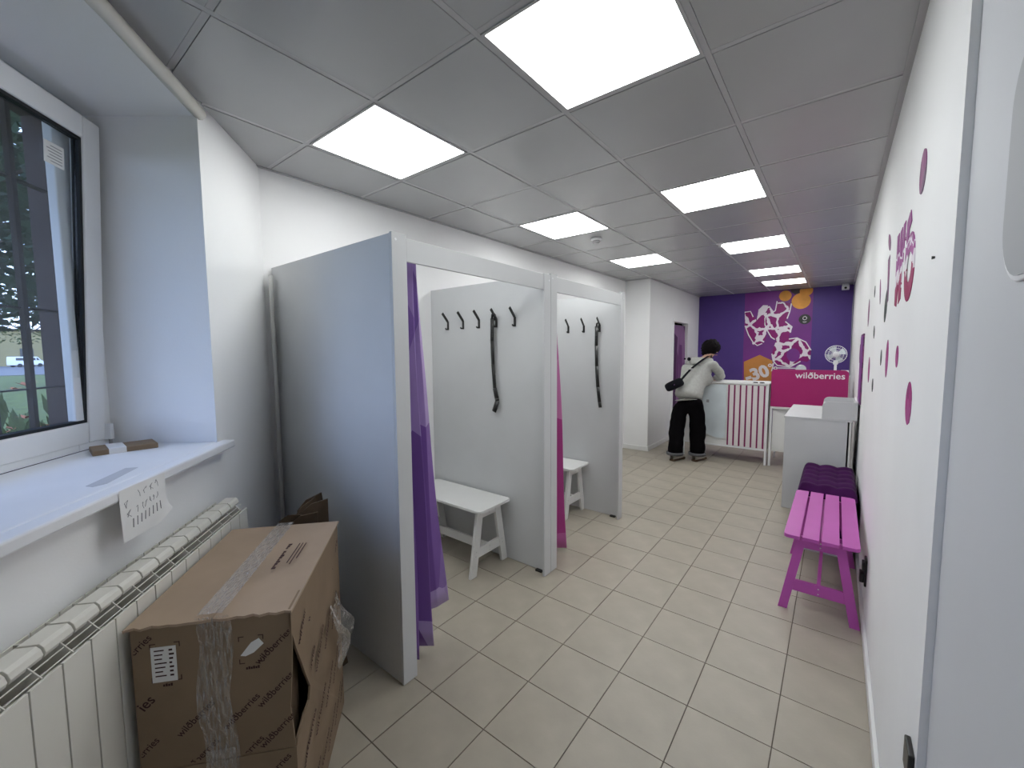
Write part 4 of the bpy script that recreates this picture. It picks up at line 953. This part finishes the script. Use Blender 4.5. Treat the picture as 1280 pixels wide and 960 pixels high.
# ------------------------------------------------------------------ outside
struct(MB().box(-140, 20, -90, 90, -.75, -.65).build('ground', M['grass']))
struct(MB().box(-139, -70, -60, 60, -.66, -.60).build('street', M['asphalt']))
def tree(x, y, h, r, lab, k, leaf='leaf', zc=None, n=2200):
    t = thing('tree', lab, 'tree', (x, y, -.65)); R_ = random.Random(k)
    tr_ = MB(); tr_.tube([(0, 0, 0), (.05, .03, h*.35), (-.05, 0, h*.7)], [.16, .12, .06], 8)
    for q in range(7):
        a = q*2.4; tr_.tube([(0, 0, h*(.34+.05*q)), (r*.5*math.cos(a), r*.5*math.sin(a), h*(.5+.05*q)), (r*.8*math.cos(a), r*.8*math.sin(a), h*(.6+.04*q))], [.05, .03, .012], 5)
    tr_.build('trunk', M['bark'], t, smooth=True)
    f = MB(); vs = []; fs = []
    for q in range(n):
        d_ = Vector((R_.gauss(0, 1), R_.gauss(0, 1), R_.gauss(0, 1))).normalized()*R_.random()**.4
        c_ = Vector((d_.x*r, d_.y*r, h*.66+d_.z*h*.34)); sz = R_.uniform(.06, .15); ax = Vector((R_.uniform(-1, 1), R_.uniform(-1, 1), R_.uniform(-.6, .6))).normalized(); bx = ax.orthogonal().normalized()
        o_ = len(vs); vs += [c_-ax*sz, c_+bx*sz*.45, c_+ax*sz, c_-bx*sz*.45]; fs.append((o_, o_+1, o_+2, o_+3))
    f.add(vs, fs); f.build('foliage', M[leaf], t, kind='stuff')
    return t
tree(-10.5, -.7, 7.3, 2.7, 'dense dark green tree directly outside the window', 1, n=8000)
tree(-16.5, 1.8, 9, 3.2, 'tall dark tree behind the nearest tree, seen through the glass', 2, n=7000)
tree(-12, 6.2, 8, 3.0, 'dark tree to the right of the nearest tree outside', 3, n=5000)
tree(-11, -6.5, 8, 3.0, 'dark tree hidden to the left beyond the grille', 4, n=4000)
tree(-45, 2, 9, 5, 'lighter green tree far across the lawn', 5, 'leaf2', n=4000)
def bush(x, y, k, lab, fl_=True, s=1.0):
    t = thing('flower_bush' if fl_ else 'bush', lab, 'bush', (x, y, -.65)); R_ = random.Random(k+90)
    vs = []; fs = []; fv = MB()
    for q in range(2200):
        a = R_.uniform(0, 6.28); rr_ = R_.random()**.5*.9*s; z = R_.uniform(.05, 1.45*s)*(1-.35*rr_); c_ = Vector((rr_*math.cos(a), rr_*math.sin(a), z))
        ax = Vector((R_.uniform(-.5, .5), R_.uniform(-.5, .5), 1)).normalized(); bx = ax.orthogonal().normalized(); sz = R_.uniform(.06, .14); o_ = len(vs)
        vs += [c_-ax*sz, c_+bx*sz*.25, c_+ax*sz, c_-bx*sz*.25]; fs.append((o_, o_+1, o_+2, o_+3))
    b = MB(); b.add(vs, fs); b.build('foliage', M['leaf2'], t, kind='stuff')
    if fl_:
        for q in range(110):
            a = R_.uniform(0, 6.28); rr_ = R_.random()**.5*.9*s; z = R_.uniform(.75, 1.5)*s
            for p in range(4):
                a2 = p*1.57+q; c_ = Vector((rr_*math.cos(a), rr_*math.sin(a), z)); d1 = Vector((math.cos(a2), math.sin(a2), .5))*.06; d2 = Vector((-math.sin(a2), math.cos(a2), 0))*.02
                fv.add([c_, c_+d1*.6+d2, c_+d1, c_+d1*.6-d2], [(0, 1, 2, 3)])
        fv.build('blossoms', M['flower'], t, kind='stuff')
bush(-5.3, .15, 1, 'orange flowering bush nearest the window', s=1.32); bush(-7.2, -1.1, 2, 'orange flowering bush behind the nearest one, to the left', s=1.3); bush(-7.3, 1.6, 3, 'orange flowering bush on the lawn further right'); bush(-8.6, -.1, 4, 'plain green bush at the foot of the nearest tree', False, 1.1)
van = thing('van', 'small white van parked far away across the street', 'van', (-118, 5.2, -.60), math.pi/2+.5)
MB().prism([(-2.2, .35), (2.2, .35), (2.25, 1.0), (1.75, 1.15), (1.2, 1.85), (-2.1, 1.9), (-2.2, 1.2)], -.85, .85, 'y').build('body', M['white'], van, bevel=.05)
for sg in (-1, 1):
    MB().prism([(1.0, 1.2), (1.5, 1.2), (1.15, 1.7), (1.0, 1.7)], sg*.86, sg*.87, 'y').build('side_window', M['glassdark'], van)
    MB().box(-1.9, .85, sg*.86, sg*.87, 1.2, 1.68).build('side_window', M['glassdark'], van)
    for x in (-1.4, 1.45): MB().lathe([(.33, -.1), (.33, .1)], (x, sg*.8, .33), 16, 'y').build('wheel', M['gasket'], van)
hb = thing('far_building', 'pale yellow building far behind the white van', 'building', (-132, 4, -.6))
MB().box(-3, 3, -28, 28, 0, 7).build('wall', M['yellow'], hb)
for k in range(12): MB().box(3, 3.1, -26+4.5*k, -24.2+4.5*k, 1.5, 3.5).build('window', M['glassdark'], hb)
MB().box(-3.3, 3.3, -28.3, 28.3, 7, 7.4).build('roof', M['rust'], hb)
